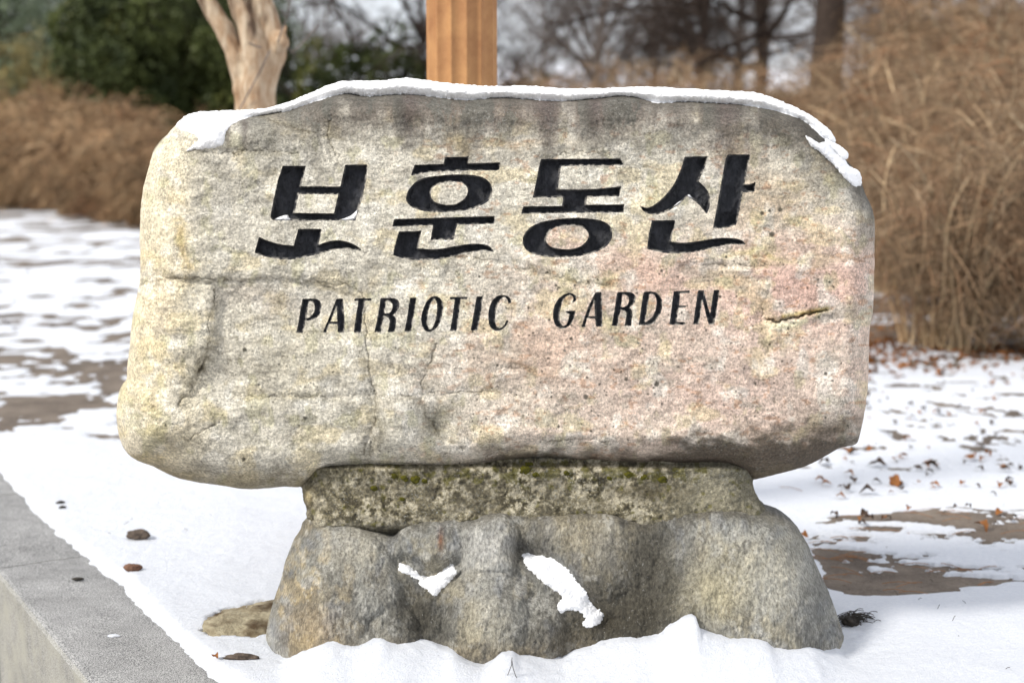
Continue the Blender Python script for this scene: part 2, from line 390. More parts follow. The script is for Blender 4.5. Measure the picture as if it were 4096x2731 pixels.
# ---- letters, traced in enlargements of the photograph
K = 0.3188
def tr(off, k, *polys): return [curve(p) * k + np.array(off) for p in polys]
def sm(p): return [(a, b, 1) for a, b in p]
H1, H2, H3, H4 = (980, 580), (1530, 580), (2040, 580), (2520, 580)
L5, L6 = (1160, 1140), (2180, 1120); K5, K6 = 900 / 2352, 740 / 2352
HANGUL = [
 tr(H1, K, [(473,262),(765,262),(705,520),(1195,522),(1255,250),(1538,244),(1520,440),(1480,640),(1430,800),(1385,950),(600,950),(345,945),(318,905),(335,800),(410,450),(440,360)],
    [(675,618),(1168,622),(1115,857),(620,853)],
    [(668,1052),(965,1050),(925,1255),(1010,1220,1),(1150,1195,1),(1290,1215,1),(1400,1265,1),(1485,1332),(1340,1308,1),(1200,1303,1),(1060,1330,1),(940,1365,1),(780,1400,1),(600,1435,1),(450,1435,1),(250,1400,1),(120,1350),(175,1150),(300,1205,1),(450,1245,1),(610,1262)]),
 tr(H2, K, [(400,250),(765,238),(785,152),(1085,147),(1078,232),(1478,220),(1465,310),(1440,322),(1100,322),(850,330),(560,345,1),(355,390)],
    sm([(295,670),(330,560),(430,455),(560,405),(750,382),(930,370),(1100,375),(1250,405),(1340,465),(1376,560),(1360,660),(1290,730),(1130,800),(950,835),(720,843),(520,830),(370,780),(310,720)]),
    sm([(608,600),(640,530),(720,485),(850,463),(960,468),(1040,505),(1070,570),(1050,640),(990,705),(900,745),(790,750),(680,725),(620,670)]),
    [(145,930),(1413,890),(1398,990),(935,1000),(890,1192),(603,1192),(632,1008),(122,1025)],
    [(205,1083),(490,1077),(450,1295),(600,1308,1),(750,1298,1),(900,1270,1),(1050,1245,1),(1180,1240,1),(1290,1250,1),(1360,1285,1),(1405,1345),(1300,1328,1),(1150,1335,1),(1000,1365,1),(800,1415,1),(600,1440,1),(400,1445,1),(230,1415,1),(135,1385),(140,1330),(155,1260)]),
 tr(H3, K, [(385,178),(1385,170),(1430,255),(640,265),(600,555),(830,560),(1150,545,1),(1400,517),(1370,645),(965,655),(955,750),(1438,745),(1425,848),(940,852),(140,865),(165,770),(655,765),(668,660),(282,665),(330,450),(355,320)],
    sm([(158,1220),(180,1120),(260,1030),(400,965),(600,930),(830,915),(1000,925),(1150,950),(1250,1010),(1282,1100),(1270,1190),(1210,1270),(1100,1335),(900,1390),(700,1408),(480,1405),(300,1370),(200,1310)]),
    sm([(452,1200),(480,1110),(540,1050),(650,1015),(800,1010),(900,1030),(970,1080),(985,1150),(950,1215),(870,1275),(750,1305),(620,1300),(510,1270)])),
 tr(H4, K, [(685,148),(978,142),(945,270),(860,455),(930,520,1),(985,600,1),(1005,690,1),(995,790,1),(960,865),(900,790,1),(820,710,1),(720,650),(620,740,1),(500,815,1),(370,865,1),(250,868,1),(170,830,1),(125,768),(230,785,1),(340,725,1),(440,635,1),(540,510,1),(610,370,1),(655,250,1)],
    [(1220,122),(1508,118),(1435,495),(1500,492,1),(1578,465),(1560,590),(1415,598),(1345,960,1),(1300,1010,1),(1200,1040,1),(1040,1045),(1125,590),(1195,190)],
    [(275,945),(570,942),(515,1215),(650,1225,1),(800,1215,1),(980,1185,1),(1150,1165,1),(1300,1170,1),(1400,1195,1),(1460,1252),(1300,1248,1),(1130,1270,1),(900,1325,1),(700,1355,1),(500,1362,1),(330,1335,1),(212,1305),(235,1120)])]
LATIN = [
 tr(L5, K5, [(132,143),(220,140),(290,150,1),(328,205,1),(315,290,1),(270,350,1),(165,378),(135,500),(65,500),(90,380),(110,250)], [(195,172),(235,175,1),(258,220,1),(250,280,1),(220,325,1),(170,350)]),
 tr(L5, K5, [(485,143),(553,140),(570,350),(570,495),(500,495),(495,412),(410,410),(380,497),(340,497),(400,360)], [(488,230),(495,380),(425,380)]),
 tr(L5, K5, [(680,140),(858,138),(852,165),(785,165),(762,300),(740,498),(665,498),(690,320),(715,168),(662,165)]),
 tr(L5, K5, [(945,138),(1050,132),(1120,150,1),(1145,200,1),(1120,270,1),(1078,315),(1105,345,1),(1110,400,1),(1092,492),(1020,492),(1040,400,1),(1030,345,1),(985,330),(960,420),(952,493),(882,493),(915,340),(935,220)], [(1005,168),(1040,168,1),(1072,205,1),(1065,255,1),(1035,290,1),(988,298)]),
 tr(L5, K5, [(1255,132),(1322,130),(1300,280),(1265,488),(1192,490),(1225,330)]),
 tr(L5, K5, sm([(1370,360),(1390,260),(1430,170),(1490,120),(1560,130),(1600,200),(1595,300),(1570,390),(1520,460),(1460,490),(1400,460)]), sm([(1435,360),(1450,260),(1480,180),(1512,148),(1535,190),(1535,280),(1520,370),(1485,450),(1450,455)])),
 tr(L5, K5, [(1672,125),(1860,122),(1852,148),(1785,150),(1765,320),(1740,478),(1672,480),(1700,320),(1722,153),(1665,150)]),
 tr(L5, K5, [(1950,118),(2014,118),(2000,260),(1960,475),(1888,478),(1920,300)]),
 tr(L5, K5, [(2285,205),(2270,150,1),(2235,130,1),(2185,175,1),(2155,260,1),(2145,350,1),(2155,420,1),(2190,450,1),(2235,420,1),(2265,362),(2290,378),(2250,440,1),(2200,472,1),(2140,475,1),(2090,430,1),(2072,330,1),(2085,230,1),(2125,150,1),(2185,108,1),(2260,110,1),(2305,145,1),(2315,185)]),
 tr(L6, K6, [(345,288),(360,230,1),(330,195,1),(285,200,1),(230,260,1),(195,370,1),(185,480,1),(205,560,1),(240,580,1),(285,540,1),(312,430),(262,415),(270,393),(388,388),(370,480,1),(330,560,1),(270,605,1),(200,615,1),(130,570,1),(102,450,1),(115,340,1),(170,240,1),(250,180,1),(330,165,1),(390,200,1),(400,240,1),(385,270)]),
 tr(L6, K6, [(640,155),(718,148),(725,370),(732,592),(648,592),(635,488),(535,488),(510,600),(458,602),(545,350)], [(625,265),(635,458),(552,462)]),
 tr(L6, K6, [(918,152),(1060,150,1),(1130,175,1),(1152,235,1),(1130,300,1),(1075,350),(1105,390,1),(1112,460,1),(1095,580),(1008,585),(1035,450,1),(1020,395,1),(965,375),(935,480),(925,582),(848,582),(880,400)], [(982,185),(1030,190,1),(1068,240,1),(1050,310,1),(1010,340,1),(968,345)]),
 tr(L6, K6, [(1255,148),(1380,148,1),(1450,190,1),(1490,270,1),(1480,390,1),(1420,500,1),(1340,570,1),(1190,575),(1215,400),(1240,230)], [(1330,180),(1380,185,1),(1415,250,1),(1410,360,1),(1360,470,1),(1270,540)]),
 tr(L6, K6, [(1635,142),(1845,132),(1840,165),(1720,170),(1705,325),(1800,322),(1797,352),(1695,355),(1672,530),(1785,535),(1780,568),(1578,570),(1610,350)]),
 tr(L6, K6, [(1945,130),(2020,130),(2060,300),(2100,425),(2145,128),(2218,125),(2190,330),(2152,565),(2080,565),(2040,410),(2003,260),(1980,400),(1955,562),(1882,565),(1915,330)])]

# ---- the slab
SLAB = VS([(380,315),(400,292),(425,276),(470,266),(540,263),(600,259),(660,247),(720,227),(770,213),(800,211),(838,216),(930,212),(988,216),(1068,224),(1149,220),(1289,227),(1370,221),(1425,216),(1462,219),(1510,230),(1568,229),(1714,237),(1787,250),(1839,268),(1886,300),(1920,343),(1950,375),(1975,410),(1985,440),(2000,470),(2008,500),(2009,560),(2008,640),(2006,700),(1998,760),(1995,850),(1992,900),(1985,950),(1975,1000),(1965,1020),(1930,1028),(1900,1045),(1850,1070),(1800,1085),(1745,1098),(1728,1100),(1700,1085),(1660,1071),(1570,1073),(1519,1067),(1464,1071),(1409,1066),(1336,1062),(1262,1055),(1207,1058),(1151,1066),(1107,1076),(1034,1084),(913,1078),(784,1084),(745,1090),(693,1117),(650,1117),(600,1122),(560,1123),(510,1115),(460,1108),(420,1100),(390,1090),(350,1070),(320,1060),(297,1045),(280,1020),(270,985),(268,940),(272,905),(282,882),(291,870),(292,840),(298,790),(303,740),(312,690),(318,660),(322,630),(322,580),(321,540),(323,480),(330,430),(340,390),(352,355),(365,335)])
F = Field(curve([(x, y, 1) for x, y in SLAB], 4), 3.4, 2.5, 0.02, 3)
# letter field
Lsd = np.full(F.X.shape, -1e3); Lid = np.full(F.X.shape, -1)
for i, polys in enumerate(HANGUL + LATIN):
    allp = np.concatenate(polys); x0, y0 = allp.min(0) - 25; x1, y1 = allp.max(0) + 25
    jx = np.searchsorted(F.gx, [x0, x1]); jy = np.searchsorted(F.gy, [y0, y1])
    sl = (slice(jy[0], jy[1]), slice(jx[0], jx[1]))
    d = sdf(polys, F.X[sl], F.Y[sl]) + 0.9 * fbm(F.X[sl] * 0.12, F.Y[sl] * 0.12, 3, 9)
    better = d > Lsd[sl]; Lsd[sl] = np.where(better, d, Lsd[sl]); Lid[sl] = np.where(better, i, Lid[sl])
F.Lsd = Lsd; F.snap('Lsd', 0.5); Lsd = F.Lsd
def tblend(x, y, cx, cy, rx, ry): return np.exp(-(((x - cx) / rx) ** 2 + ((y - cy) / ry) ** 2))
CRACKS = [  # polyline in view px, width px, depth m
 ([(322,657),(345,642),(365,632),(392,638),(420,640),(450,639),(480,646),(520,648),(560,645),(600,640),(640,640),(690,645),(740,650),(790,655),(820,668),(835,685)], 7, .007),
 ([(492,668),(488,700),(480,740),(478,790),(465,830),(450,868),(435,900)], 8, .008),
 ([(470,820),(452,862),(430,905),(410,930)], 26, .012),
 ([(835,685),(838,720),(843,770),(845,820),(855,870),(862,905),(860,940),(858,1000),(850,1045)], 9, .008),
 ([(862,905),(900,912),(960,905),(1020,905),(1100,898),(1200,905)], 6, .004),
 ([(860,960),(850,1000),(835,1040)], 22, .014),
 ([(1105,1056),(1140,1034),(1190,1022),(1240,1027),(1270,1012),(1340,1006),(1420,1018)], 12, .014),
 ([(1762,735),(1790,738),(1820,733),(1850,724),(1898,712)], 11, .031),
 ([(1762,672),(1750,700),(1748,730),(1752,750),(1744,770),(1750,790),(1766,806)], 8, .006),
 ([(762,268),(756,300),(758,330),(772,362)], 8, .006), ([(1240,372),(1290,354),(1340,350),(1400,356)], 6, .003),
 ([(1003,790),(988,830),(972,868),(966,920)], 7, .006), ([(425,347),(520,352),(600,344),(690,352)], 5, .004),
 ([(968,920),(985,960),(1010,1000),(1060,1030)], 30, .012), ([(600,262),(640,285),(700,300),(750,310)], 6, .003),
 ([(540,905),(700,912),(850,908)], 5, .0025), ([(1120,850),(1200,842),(1290,846)], 5, .002), ([(1560,610),(1640,606),(1760,612)], 4, .002),
 ([(1000,585),(1100,590),(1180,615),(1240,625),(1330,650),(1400,655)], 5, .003), ([(420,1010),(470,985),(500,970)], 14, .008),
]
def slab_depth(X, Y, sd):
    """metres the face stands in front of the outline plane"""
    vx, vy = X / S, Y / S
    left = sstep(620, 300, vx); bot = sstep(930, 1100, vy); top = sstep(330, 215, vy); right = sstep(1850, 2000, vx)
    rad = 95 + 150 * left + 110 * bot * (1 - right * 0.5) + 20 * right + 20 * top
    e = np.clip(sd / rad, 0, 1); prof = (1 - (1 - e) ** 2.4) ** (1 / 2.2)
    d = 0.165 * prof
    amp = sstep(0, 120, sd)
    d += amp * (0.013 * fbm(vx / 240, vy / 200, 3, 21) + 0.0058 * fbm(vx / 45, vy / 40, 4, 25) + 0.0013 * fbm(vx / 11, vy / 9, 4, 29, 0.6))
    d += 0.0008 * fbm(vx / 3.0, vy / 3.0, 3, 31)
    # broad forms: lower-left swelling, chipped ridges, overhang along the bottom
    d += 0.022 * tblend(vx, vy, 400, 980, 130, 90) + 0.014 * tblend(vx, vy, 400, 760, 70, 130) - 0.016 * tblend(vx, vy, 620, 800, 110, 160)
    d += 0.018 * tblend(vx, vy, 920, 960, 60, 60) - 0.018 * tblend(vx, vy, 1010, 975, 45, 60) - 0.012 * tblend(vx, vy, 700, 980, 90, 45) + 0.012 * tblend(vx, vy, 1500, 1010, 260, 36)
    d -= 0.018 * tblend(vx, vy, 690, 270, 90, 30)
    stp = lambda cx_, w0: sstep(cx_ - w0, cx_ + w0, vx + 14 * fbm(vx / 40, vy / 40, 4, 63))
    d -= .020 * stp(np.interp(vy, [640, 700, 800, 870, 960], [500, 490, 478, 448, 410]), 7) * sstep(640, 700, vy) * sstep(960, 860, vy) * sstep(640, 500, vx)
    d -= .008 * sstep(-5, 5, vy - np.interp(vx, [322, 390, 480, 600, 700, 835], [650, 640, 646, 640, 646, 685]) + 8 * fbm(vx / 30, vy / 30, 4, 64)) * sstep(760, 660, vy) * sstep(860, 780, vx)
    d += .014 * stp(860, 9) * sstep(860, 930, vy) * sstep(1060, 900, vx) * sstep(1100, 1020, vy)
    wx = vx + 9 * fbm(vx / 18, vy / 18, 5, 61, .62); wy = vy + 9 * fbm(vx / 18, vy / 18, 5, 67, .62)
    for pts, wd, dp in CRACKS:
        p = np.array(pts); m = (vx > p[:, 0].min() - 60) & (vx < p[:, 0].max() + 60) & (vy > p[:, 1].min() - 60) & (vy < p[:, 1].max() + 60)
        if not m.any(): continue
        q = seg_dist(p, wx[m], wy[m]); ww = wd * (.42 if dp < .03 else .8) * (0.5 + 0.9 * vnoise(vx[m] / 14, vy[m] / 14, 71)) + 1.0
        f = np.exp(-(q / (ww * 0.42)) ** 2) * np.clip(0.35 + 1.3 * vnoise(vx[m] / 25, vy[m] / 25, 77), 0, 1.2)
        d[m] -= (dp * .5 if dp < .03 else dp) * f; d[m] -= .004 * np.exp(-(q / (wd * 2.2)) ** 2)
        if dp > .03: d[m] += dp * f * .45; d[m] += 0.008 * np.exp(-((seg_dist(p + np.array([0, 9]), wx[m], wy[m])) / 8) ** 2)
    return d
dep = slab_depth(F.X, F.Y, np.maximum(F.sd, 0))
hang = Lid < 4
wall = np.where(hang, 10, 6.5)
carve = np.where(hang, 0.025, 0.013) * sstep(0, 1, np.clip(Lsd, 0, 99) / wall) * (1 + 0.22 * fbm(F.X / 26, F.Y / 40, 3, 41)) + np.where(Lsd > 6, 0.0012 * fbm(F.X / 9, F.Y / 16, 3, 45), 0)
carve = np.where(Lsd > 0, carve, 0)
FY = -dep + carve
Vw = P(F.X, F.Y, FY).reshape(-1, 3)
# colours over the stone (stains, lichen, mineral tint, darker bottom)
def slab_tint(X, Y, sd):
    vx, vy = X / S, Y / S
    wx = vx + 45 * fbm(vx / 90, vy / 90, 4, 101, .6); wy = vy + 45 * fbm(vx / 90, vy / 90, 4, 103, .6)
    C = np.zeros(X.shape + (3,)) + np.array(s2l(208, 202, 186))
    def put(f, rgb):
        nonlocal C; f = np.clip(f, 0, 1)[..., None]; C = C * (1 - f) + np.array(s2l(*rgb)) * f
    put(.85 * sstep(520, 380, wx), (222, 210, 180)); put(.5 * tblend(wx, wy, 360, 700, 60, 120), (218, 196, 158)); put(.6 * tblend(wx, wy, 430, 700, 40, 130), (232, 228, 210))
    put(.75 * tblend(wx, wy, 420, 560, 22, 110), (206, 180, 118)); put(.5 * tblend(wx, wy, 330, 950, 60, 110), (206, 188, 144))
    pink = sstep(950, 1500, wx + 0.25 * (wy - 600)) * sstep(470, 640, wy) * (0.75 + .25 * fbm(vx / 60, vy / 30, 4, 111))
    put(.8 * pink, (210, 182, 164)); put(.6 * tblend(wx, wy, 1830, 650, 260, 120), (204, 160, 146)); put(.6 * tblend(wx, wy, 1650, 900, 260, 90), (200, 172, 158))
    put(.5 * tblend(wx, wy, 1250, 780, 150, 80), (210, 170, 144)); put(.55 * tblend(wx, wy, 1750, 470, 120, 70), (208, 178, 138)); put(.5 * tblend(wx, wy, 1480, 620, 120, 50), (210, 166, 144))
    put(.5 * tblend(wx, wy, 1300, 560, 50, 30), (214, 172, 150)); put(.5 * tblend(wx, wy, 1330, 640, 60, 18), (196, 186, 130))
    put(.45 * sstep(.12, .4, fbm(vx / 70, vy / 50, 4, 117)), (218, 200, 152)); put(.45 * sstep(.12, .4, fbm(vx / 50, vy / 60, 4, 118)), (236, 232, 220)); put(.5 * sstep(.10, .38, fbm(vx / 95, vy / 40, 5, 123, .62)), (158, 152, 138))
    put(.35 * sstep(.22, .5, fbm(vx / 34, vy / 46, 4, 119)), (176, 172, 120)); put(.5 * sstep(.30, .55, fbm(vx / 22, vy / 12, 4, 121)) * sstep(800, 1100, vx), (170, 122, 84))
    put(.6 * tblend(wx, wy, 1060, 325, 22, 22), (186, 160, 84)); put(.4 * tblend(wx, wy, 1160, 335, 120, 14), (200, 166, 116)); put(.45 * tblend(wx, wy, 1200, 845, 70, 10), (170, 120, 70))
    # grey algae hanging from the top edge in runs
    run = fbm(vx / 42, vy / 120, 6, 131, .62)
    topd = vy - np.interp(vx, [300, 420, 700, 800, 1500, 1750, 1900, 2000], [330, 285, 235, 215, 225, 240, 300, 430])
    put(.9 * np.clip(sstep(150, -10, topd + 85 * run - 25), 0, 1) * sstep(520, 700, vx), (100, 96, 88))
    put(.85 * sstep(75, 0, topd + 50 * run) * sstep(480, 600, vx), (84, 82, 76))
    put(.5 * sstep(130, 30, topd + 60 * run) * (run > -.1) * tblend(vx, vy, 1180, 290, 500, 60), (112, 92, 82))
    for cx, wd, hh in ((940, 24, 100), (1255, 32, 110), (1670, 30, 120), (1365, 20, 70), (560, 9, 80), (520, 8, 90)):
        put(.85 * tblend(vx + 10 * run, 0, cx, 0, wd, 1) * sstep(hh + 60, 10, topd + 30 * run), (88, 78, 74))
    put(.75 * tblend(wx, wy, 1820, 290, 120, 45), (78, 72, 64)); put(.7 * tblend(wx, wy, 1900, 370, 60, 60), (72, 68, 60)); put(.6 * sstep(60, 5, sd / S + 22 * run) * sstep(1780, 1900, vx) * sstep(650, 430, vy), (70, 66, 60))
    put(.55 * tblend(wx, wy, 1680, 370, 60, 50), (128, 108, 94)); put(.42 * tblend(wx, wy, 620, 350, 100, 80), (164, 160, 146))
    # darker tones along the bottom
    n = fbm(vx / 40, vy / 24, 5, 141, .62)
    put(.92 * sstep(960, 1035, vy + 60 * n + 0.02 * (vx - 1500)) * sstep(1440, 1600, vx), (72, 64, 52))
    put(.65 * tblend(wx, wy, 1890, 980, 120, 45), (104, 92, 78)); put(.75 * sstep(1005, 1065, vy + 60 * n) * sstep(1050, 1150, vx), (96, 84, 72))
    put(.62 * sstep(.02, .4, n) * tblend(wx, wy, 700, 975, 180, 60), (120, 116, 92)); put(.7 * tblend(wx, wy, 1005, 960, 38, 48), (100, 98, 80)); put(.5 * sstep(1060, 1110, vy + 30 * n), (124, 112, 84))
    put(.35 * tblend(wx, wy, 640, 800, 90, 110), (164, 156, 130)); put(.4 * tblend(wx, wy, 620, 690, 140, 26), (146, 132, 122)); put(.35 * tblend(wx, wy, 1130, 860, 160, 60), (186, 160, 140))
    put(.5 * tblend(wx, wy, 1770, 585, 130, 10), (188, 176, 120))
    gx = vx + 9 * fbm(vx / 18, vy / 18, 5, 61, .62); gy = vy + 9 * fbm(vx / 18, vy / 18, 5, 67, .62)
    for pts, wd, dp in CRACKS:
        p = np.array(pts); m = (vx > p[:, 0].min() - 50) & (vx < p[:, 0].max() + 50) & (vy > p[:, 1].min() - 50) & (vy < p[:, 1].max() + 50)
        f = np.zeros(X.shape); br = sstep(.25, .6, vnoise(vx[m] / 18, vy[m] / 18, 151))
        f[m] = .62 * np.exp(-(seg_dist(p, gx[m], gy[m]) / (1.0 + wd * .07)) ** 2) * (br * .85 + .12); put(f, (66, 56, 40))
        f[m] = .28 * np.exp(-(seg_dist(p, wx[m] * .5 + vx[m] * .5, wy[m] * .5 + vy[m] * .5) / (wd * 1.3)) ** 2) * br; put(f, (112, 104, 78))
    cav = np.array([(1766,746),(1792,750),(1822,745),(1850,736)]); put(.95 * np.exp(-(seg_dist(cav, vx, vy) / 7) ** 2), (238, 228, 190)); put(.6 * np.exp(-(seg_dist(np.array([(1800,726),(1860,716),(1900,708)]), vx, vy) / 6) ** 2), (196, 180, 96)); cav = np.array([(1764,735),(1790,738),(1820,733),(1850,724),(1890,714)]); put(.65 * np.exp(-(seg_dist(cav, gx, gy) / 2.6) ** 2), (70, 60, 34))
    # round black lichen spots
    r2 = np.random.default_rng(5); spots = [(562,803,6),(1750,490,6),(1768,484,5),(1792,482,7),(1773,538,8),(1438,870,6),(1508,882,7),(1345,911,7),(1520,622,4),(1557,636,4),(1348,867,4),(1277,655,4),(1283,661,4),(1668,590,4),(1700,607,3),(380,976,4),(1312,778,5),(1310,840,4),(640,836,3),(1880,728,4),(1896,858,5),(700,960,6),(560,1055,6),(1735,880,4),(1640,640,3)]
    spots += [(r2.uniform(1050, 1950), r2.uniform(600, 1020), r2.uniform(1.4, 3.6)) for _ in range(230)] + [(r2.uniform(380, 1100), r2.uniform(700, 1080), r2.uniform(1.2, 2.8)) for _ in range(60)]
    for cx, cy, rr in spots:
        j0, j1 = np.searchsorted(F.gy / S, [cy - 14, cy + 14]); i0, i1 = np.searchsorted(F.gx / S, [cx - 14, cx + 14])
        if j1 <= j0 or i1 <= i0: continue
        sl = (slice(j0, j1), slice(i0, i1)); q = np.hypot(vx[sl] - cx, vy[sl] - cy) + 1.5 * fbm(vx[sl] / 4, vy[sl] / 4, 2, 161)
        f = (sstep(rr, rr * .6, q) * .85)[..., None]; C[sl] = C[sl] * (1 - f) + np.array(s2l(52, 52, 44)) * f
    return C
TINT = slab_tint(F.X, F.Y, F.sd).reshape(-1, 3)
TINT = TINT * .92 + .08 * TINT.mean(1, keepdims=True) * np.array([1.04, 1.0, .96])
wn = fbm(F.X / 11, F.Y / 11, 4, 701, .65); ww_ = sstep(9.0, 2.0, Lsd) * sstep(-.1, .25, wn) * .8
gdy, gdx = np.gradient(Lsd); lit_rim = np.clip((-gdx * .6 - gdy * .8) / (np.hypot(gdx, gdy) + 1e-6), 0, 1)  # right and lower rims painted paler as if lit, on top of worn edges
ww_ = np.clip(ww_ * (.5 + 1.3 * lit_rim), 0, 1)[..., None]
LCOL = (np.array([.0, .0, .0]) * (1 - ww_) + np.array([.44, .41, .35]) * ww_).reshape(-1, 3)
T = F.tris(Lsd)
lv = Lsd.ravel()[T]; sgn = np.where(lv > 0, 1, np.where(lv < 0, -1, 0)).sum(1)
isL = (sgn > 0) | ((sgn == 0) & (lv.max(1) > 0))
tid = Lid.ravel()[T[np.arange(len(T)), lv.argmax(1)]]
sign = empty('stone_sign', tuple(P(1250 * S, 1500 * S, -0.1) * 0 + np.array([0.05, 0, 0])))
thing(sign, 'big weathered granite boulder sign with black carved lettering on a rock pedestal', 'stone sign')
OX = np.array([0.05, 0, 0])
Tb = T[~isL]
allV, Q = add_back(Vw, T, 'round', 0.24, centre=P(1150 * S, 660 * S, 0.0), steps=10)
nv0 = len(Vw)
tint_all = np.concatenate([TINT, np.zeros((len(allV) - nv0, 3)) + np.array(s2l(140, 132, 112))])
Ff = np.concatenate([np.column_stack([Tb, Tb[:, 2]]), Q]); Vc, Fc, used = compact(allV, Ff)
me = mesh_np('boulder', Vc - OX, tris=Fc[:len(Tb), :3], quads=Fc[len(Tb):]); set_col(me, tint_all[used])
link('boulder', me, M_SLAB, sign)
NAMES = ['boh', 'hun', 'dong', 'san']
HL = ['first carved Korean character of the upper line', 'second carved Korean character of the upper line', 'third carved Korean character of the upper line', 'fourth carved Korean character of the upper line']
LL = list('PATRIOTIC') + list('GARDEN')
for i in range(19):
    Ti = T[isL & (tid == i)]
    if not len(Ti): continue
    Vc, Fc, used = compact(Vw, Ti)
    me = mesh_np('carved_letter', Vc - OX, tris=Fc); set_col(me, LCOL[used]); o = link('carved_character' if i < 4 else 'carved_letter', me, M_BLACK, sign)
    o['label'] = HL[i] if i < 4 else 'black carved capital %s in the %s word of the lower line' % (LL[i - 4], 'first' if i < 13 else 'second')
def slab_Y(px, py):
    o = interp_grid(F.gx, F.gy, -dep, np.asarray(px, float), np.asarray(py, float)); return o

# ---- pedestal: mortar neck and boulder base
NECK = VS([(693,1060),(1740,1060),(1729,1100),(1731,1118),(1737,1135),(1750,1158),(1766,1180),(1762,1200),(1720,1228),(1200,1232),(760,1228),(716,1205),(704,1185),(703,1165),(697,1150),(694,1135),(693,1118)])
FN = Field(curve([(x, y, 1) for x, y in NECK], 4), 4.6, 5, 0.03, 13)
vx, vy = FN.X / S, FN.Y / S
sd = np.maximum(FN.sd, 0)
def side_dist(outl, X, Y):
    """horizontal distance to the outline's two flanks, so that flat tops and bottoms stay open"""
    xl = np.full(F_ROWS.shape, 1e9); xr = np.full(F_ROWS.shape, -1e9)
    for (ax, ay), (bx, by) in zip(outl, np.roll(outl, -1, 0)):
        if abs(ay - by) < 1e-6: continue
        m = (F_ROWS >= min(ay, by)) & (F_ROWS <= max(ay, by)); xx = ax + (F_ROWS - ay) / (by - ay) * (bx - ax)
        xl = np.where(m, np.minimum(xl, xx), xl); xr = np.where(m, np.maximum(xr, xx), xr)
    ok = xr > -1e8; xl = np.interp(Y, F_ROWS[ok], xl[ok]); xr = np.interp(Y, F_ROWS[ok], xr[ok])
    return np.clip(np.minimum(X - xl, xr - X), 0, None)
F_ROWS = np.arange(1000, 3000, 4.0)
sdn = side_dist(VS([(700,1000),(1736,1000),(1729,1100),(1737,1135),(1750,1158),(1766,1180),(1790,1240),(690,1240),(703,1165),(697,1150),(694,1135),(696,1110)]), FN.X, FN.Y)
dn = 0.01 + 0.098 * (1 - (1 - np.clip(sdn / 170, 0, 1)) ** 2.2) ** .5
dn = np.where(vy < 1075, np.minimum(dn, .12), dn) + 0.022 * sstep(1110, 1205, vy) * sstep(0, 60, sdn) + 0.007 * fbm(vx / 40, vy / 30, 4, 201) + 0.0045 * fbm(vx / 9, vy / 8, 4, 205, .6) + .0015 * fbm(vx / 3, vy / 3, 3, 207)
dn += 0.02 * tblend(vx, vy, 706, 1140, 12, 20) - 0.05 * sstep(1080, 1058, vy) - .04 * sstep(1205, 1235, vy)
PB0 = -0.02
Vn = P(FN.X, FN.Y, PB0 - dn).reshape(-1, 3)
C = np.zeros(FN.X.shape + (3,)) + np.array(s2l(132, 124, 100))
def putC(f, rgb):
    global C; f = np.clip(f, 0, 1)[..., None]; C = C * (1 - f) + np.array(s2l(*rgb)) * f
lich = fbm(vx / 14, vy / 14, 6, 211, .74)
putC(.85 * sstep(.05, .22, lich + .18 * fbm(vx / 70, vy / 50, 3, 213)) , (192, 184, 162)); putC(.9 * sstep(.0, .18, -lich - .04), (62, 57, 44)); putC(.45 * sstep(-.1, .3, fbm(vx / 60, vy / 40, 4, 217)), (112, 106, 90)); putC(.5 * sstep(1185, 1212, vy + 14 * lich), (128, 124, 112))
putC(.5 * sstep(1500, 1640, vx), (136, 132, 114)); putC(.6 * tblend(vx, vy, 1620, 1130, 70, 25), (170, 164, 142)); putC(.7 * tblend(vx, vy, 1500, 1130, 120, 20), (84, 76, 56)); putC(.6 * tblend(vx, vy, 760, 1090, 60, 20), (60, 58, 44))
putC(.7 * sstep(.1, .35, fbm(vx / 16, vy / 14, 4, 215) + .5 * tblend(vx, vy, 1300, 1085, 500, 25) - .28), (92, 88, 30))
putC(.75 * tblend(vx, vy, 705, 1142, 12, 18), (212, 194, 148))
TN = FN.tris(); Va, Q = add_back(Vn, TN, 'round', 0.2, steps=7)
ped = empty('rock_pedestal', (0.05, 0, 0)); thing(ped, 'low lumpy grey rock pedestal with mossy mortar neck under the carved boulder', 'pedestal')
me = mesh_np('mortar_neck', Va - OX, tris=TN, quads=Q); cc = np.concatenate([C.reshape(-1, 3), np.zeros((len(Va) - len(Vn), 3)) + .2]); set_col(me, cc)
link('mortar_neck', me, M_NECK, ped)

BASE = VS([(700,1194),(745,1186),(790,1196),(830,1212),(880,1226),(905,1230),(925,1212),(960,1199),(1011,1189),(1060,1190),(1090,1192),(1121,1180),(1187,1177),(1278,1181),(1370,1176),(1414,1181),(1450,1194),(1480,1200),(1516,1187),(1568,1176),(1660,1171),(1751,1177),(1790,1186),(1825,1208),(1850,1240),(1870,1285),(1890,1330),(1910,1375),(1925,1420),(1938,1460),(1944,1495),(1944,1560),(1500,1600),(900,1600),(606,1560),(604,1505),(607,1480),(612,1450),(620,1410),(632,1370),(645,1330),(655,1290),(670,1250),(690,1215)])
FB = Field(curve([(x, y, 1) for x, y in BASE], 4), 3.9, 3.5, 0.02, 17)
LUMPS = [(775,1400,150,200,.12),(1000,1262,90,75,.10),(1122,1270,72,100,.15),(1125,1430,100,140,.17),(890,1470,80,90,.10),(1340,1270,170,110,.06),(1700,1380,205,215,.14),(1230,1450,70,80,.10)]
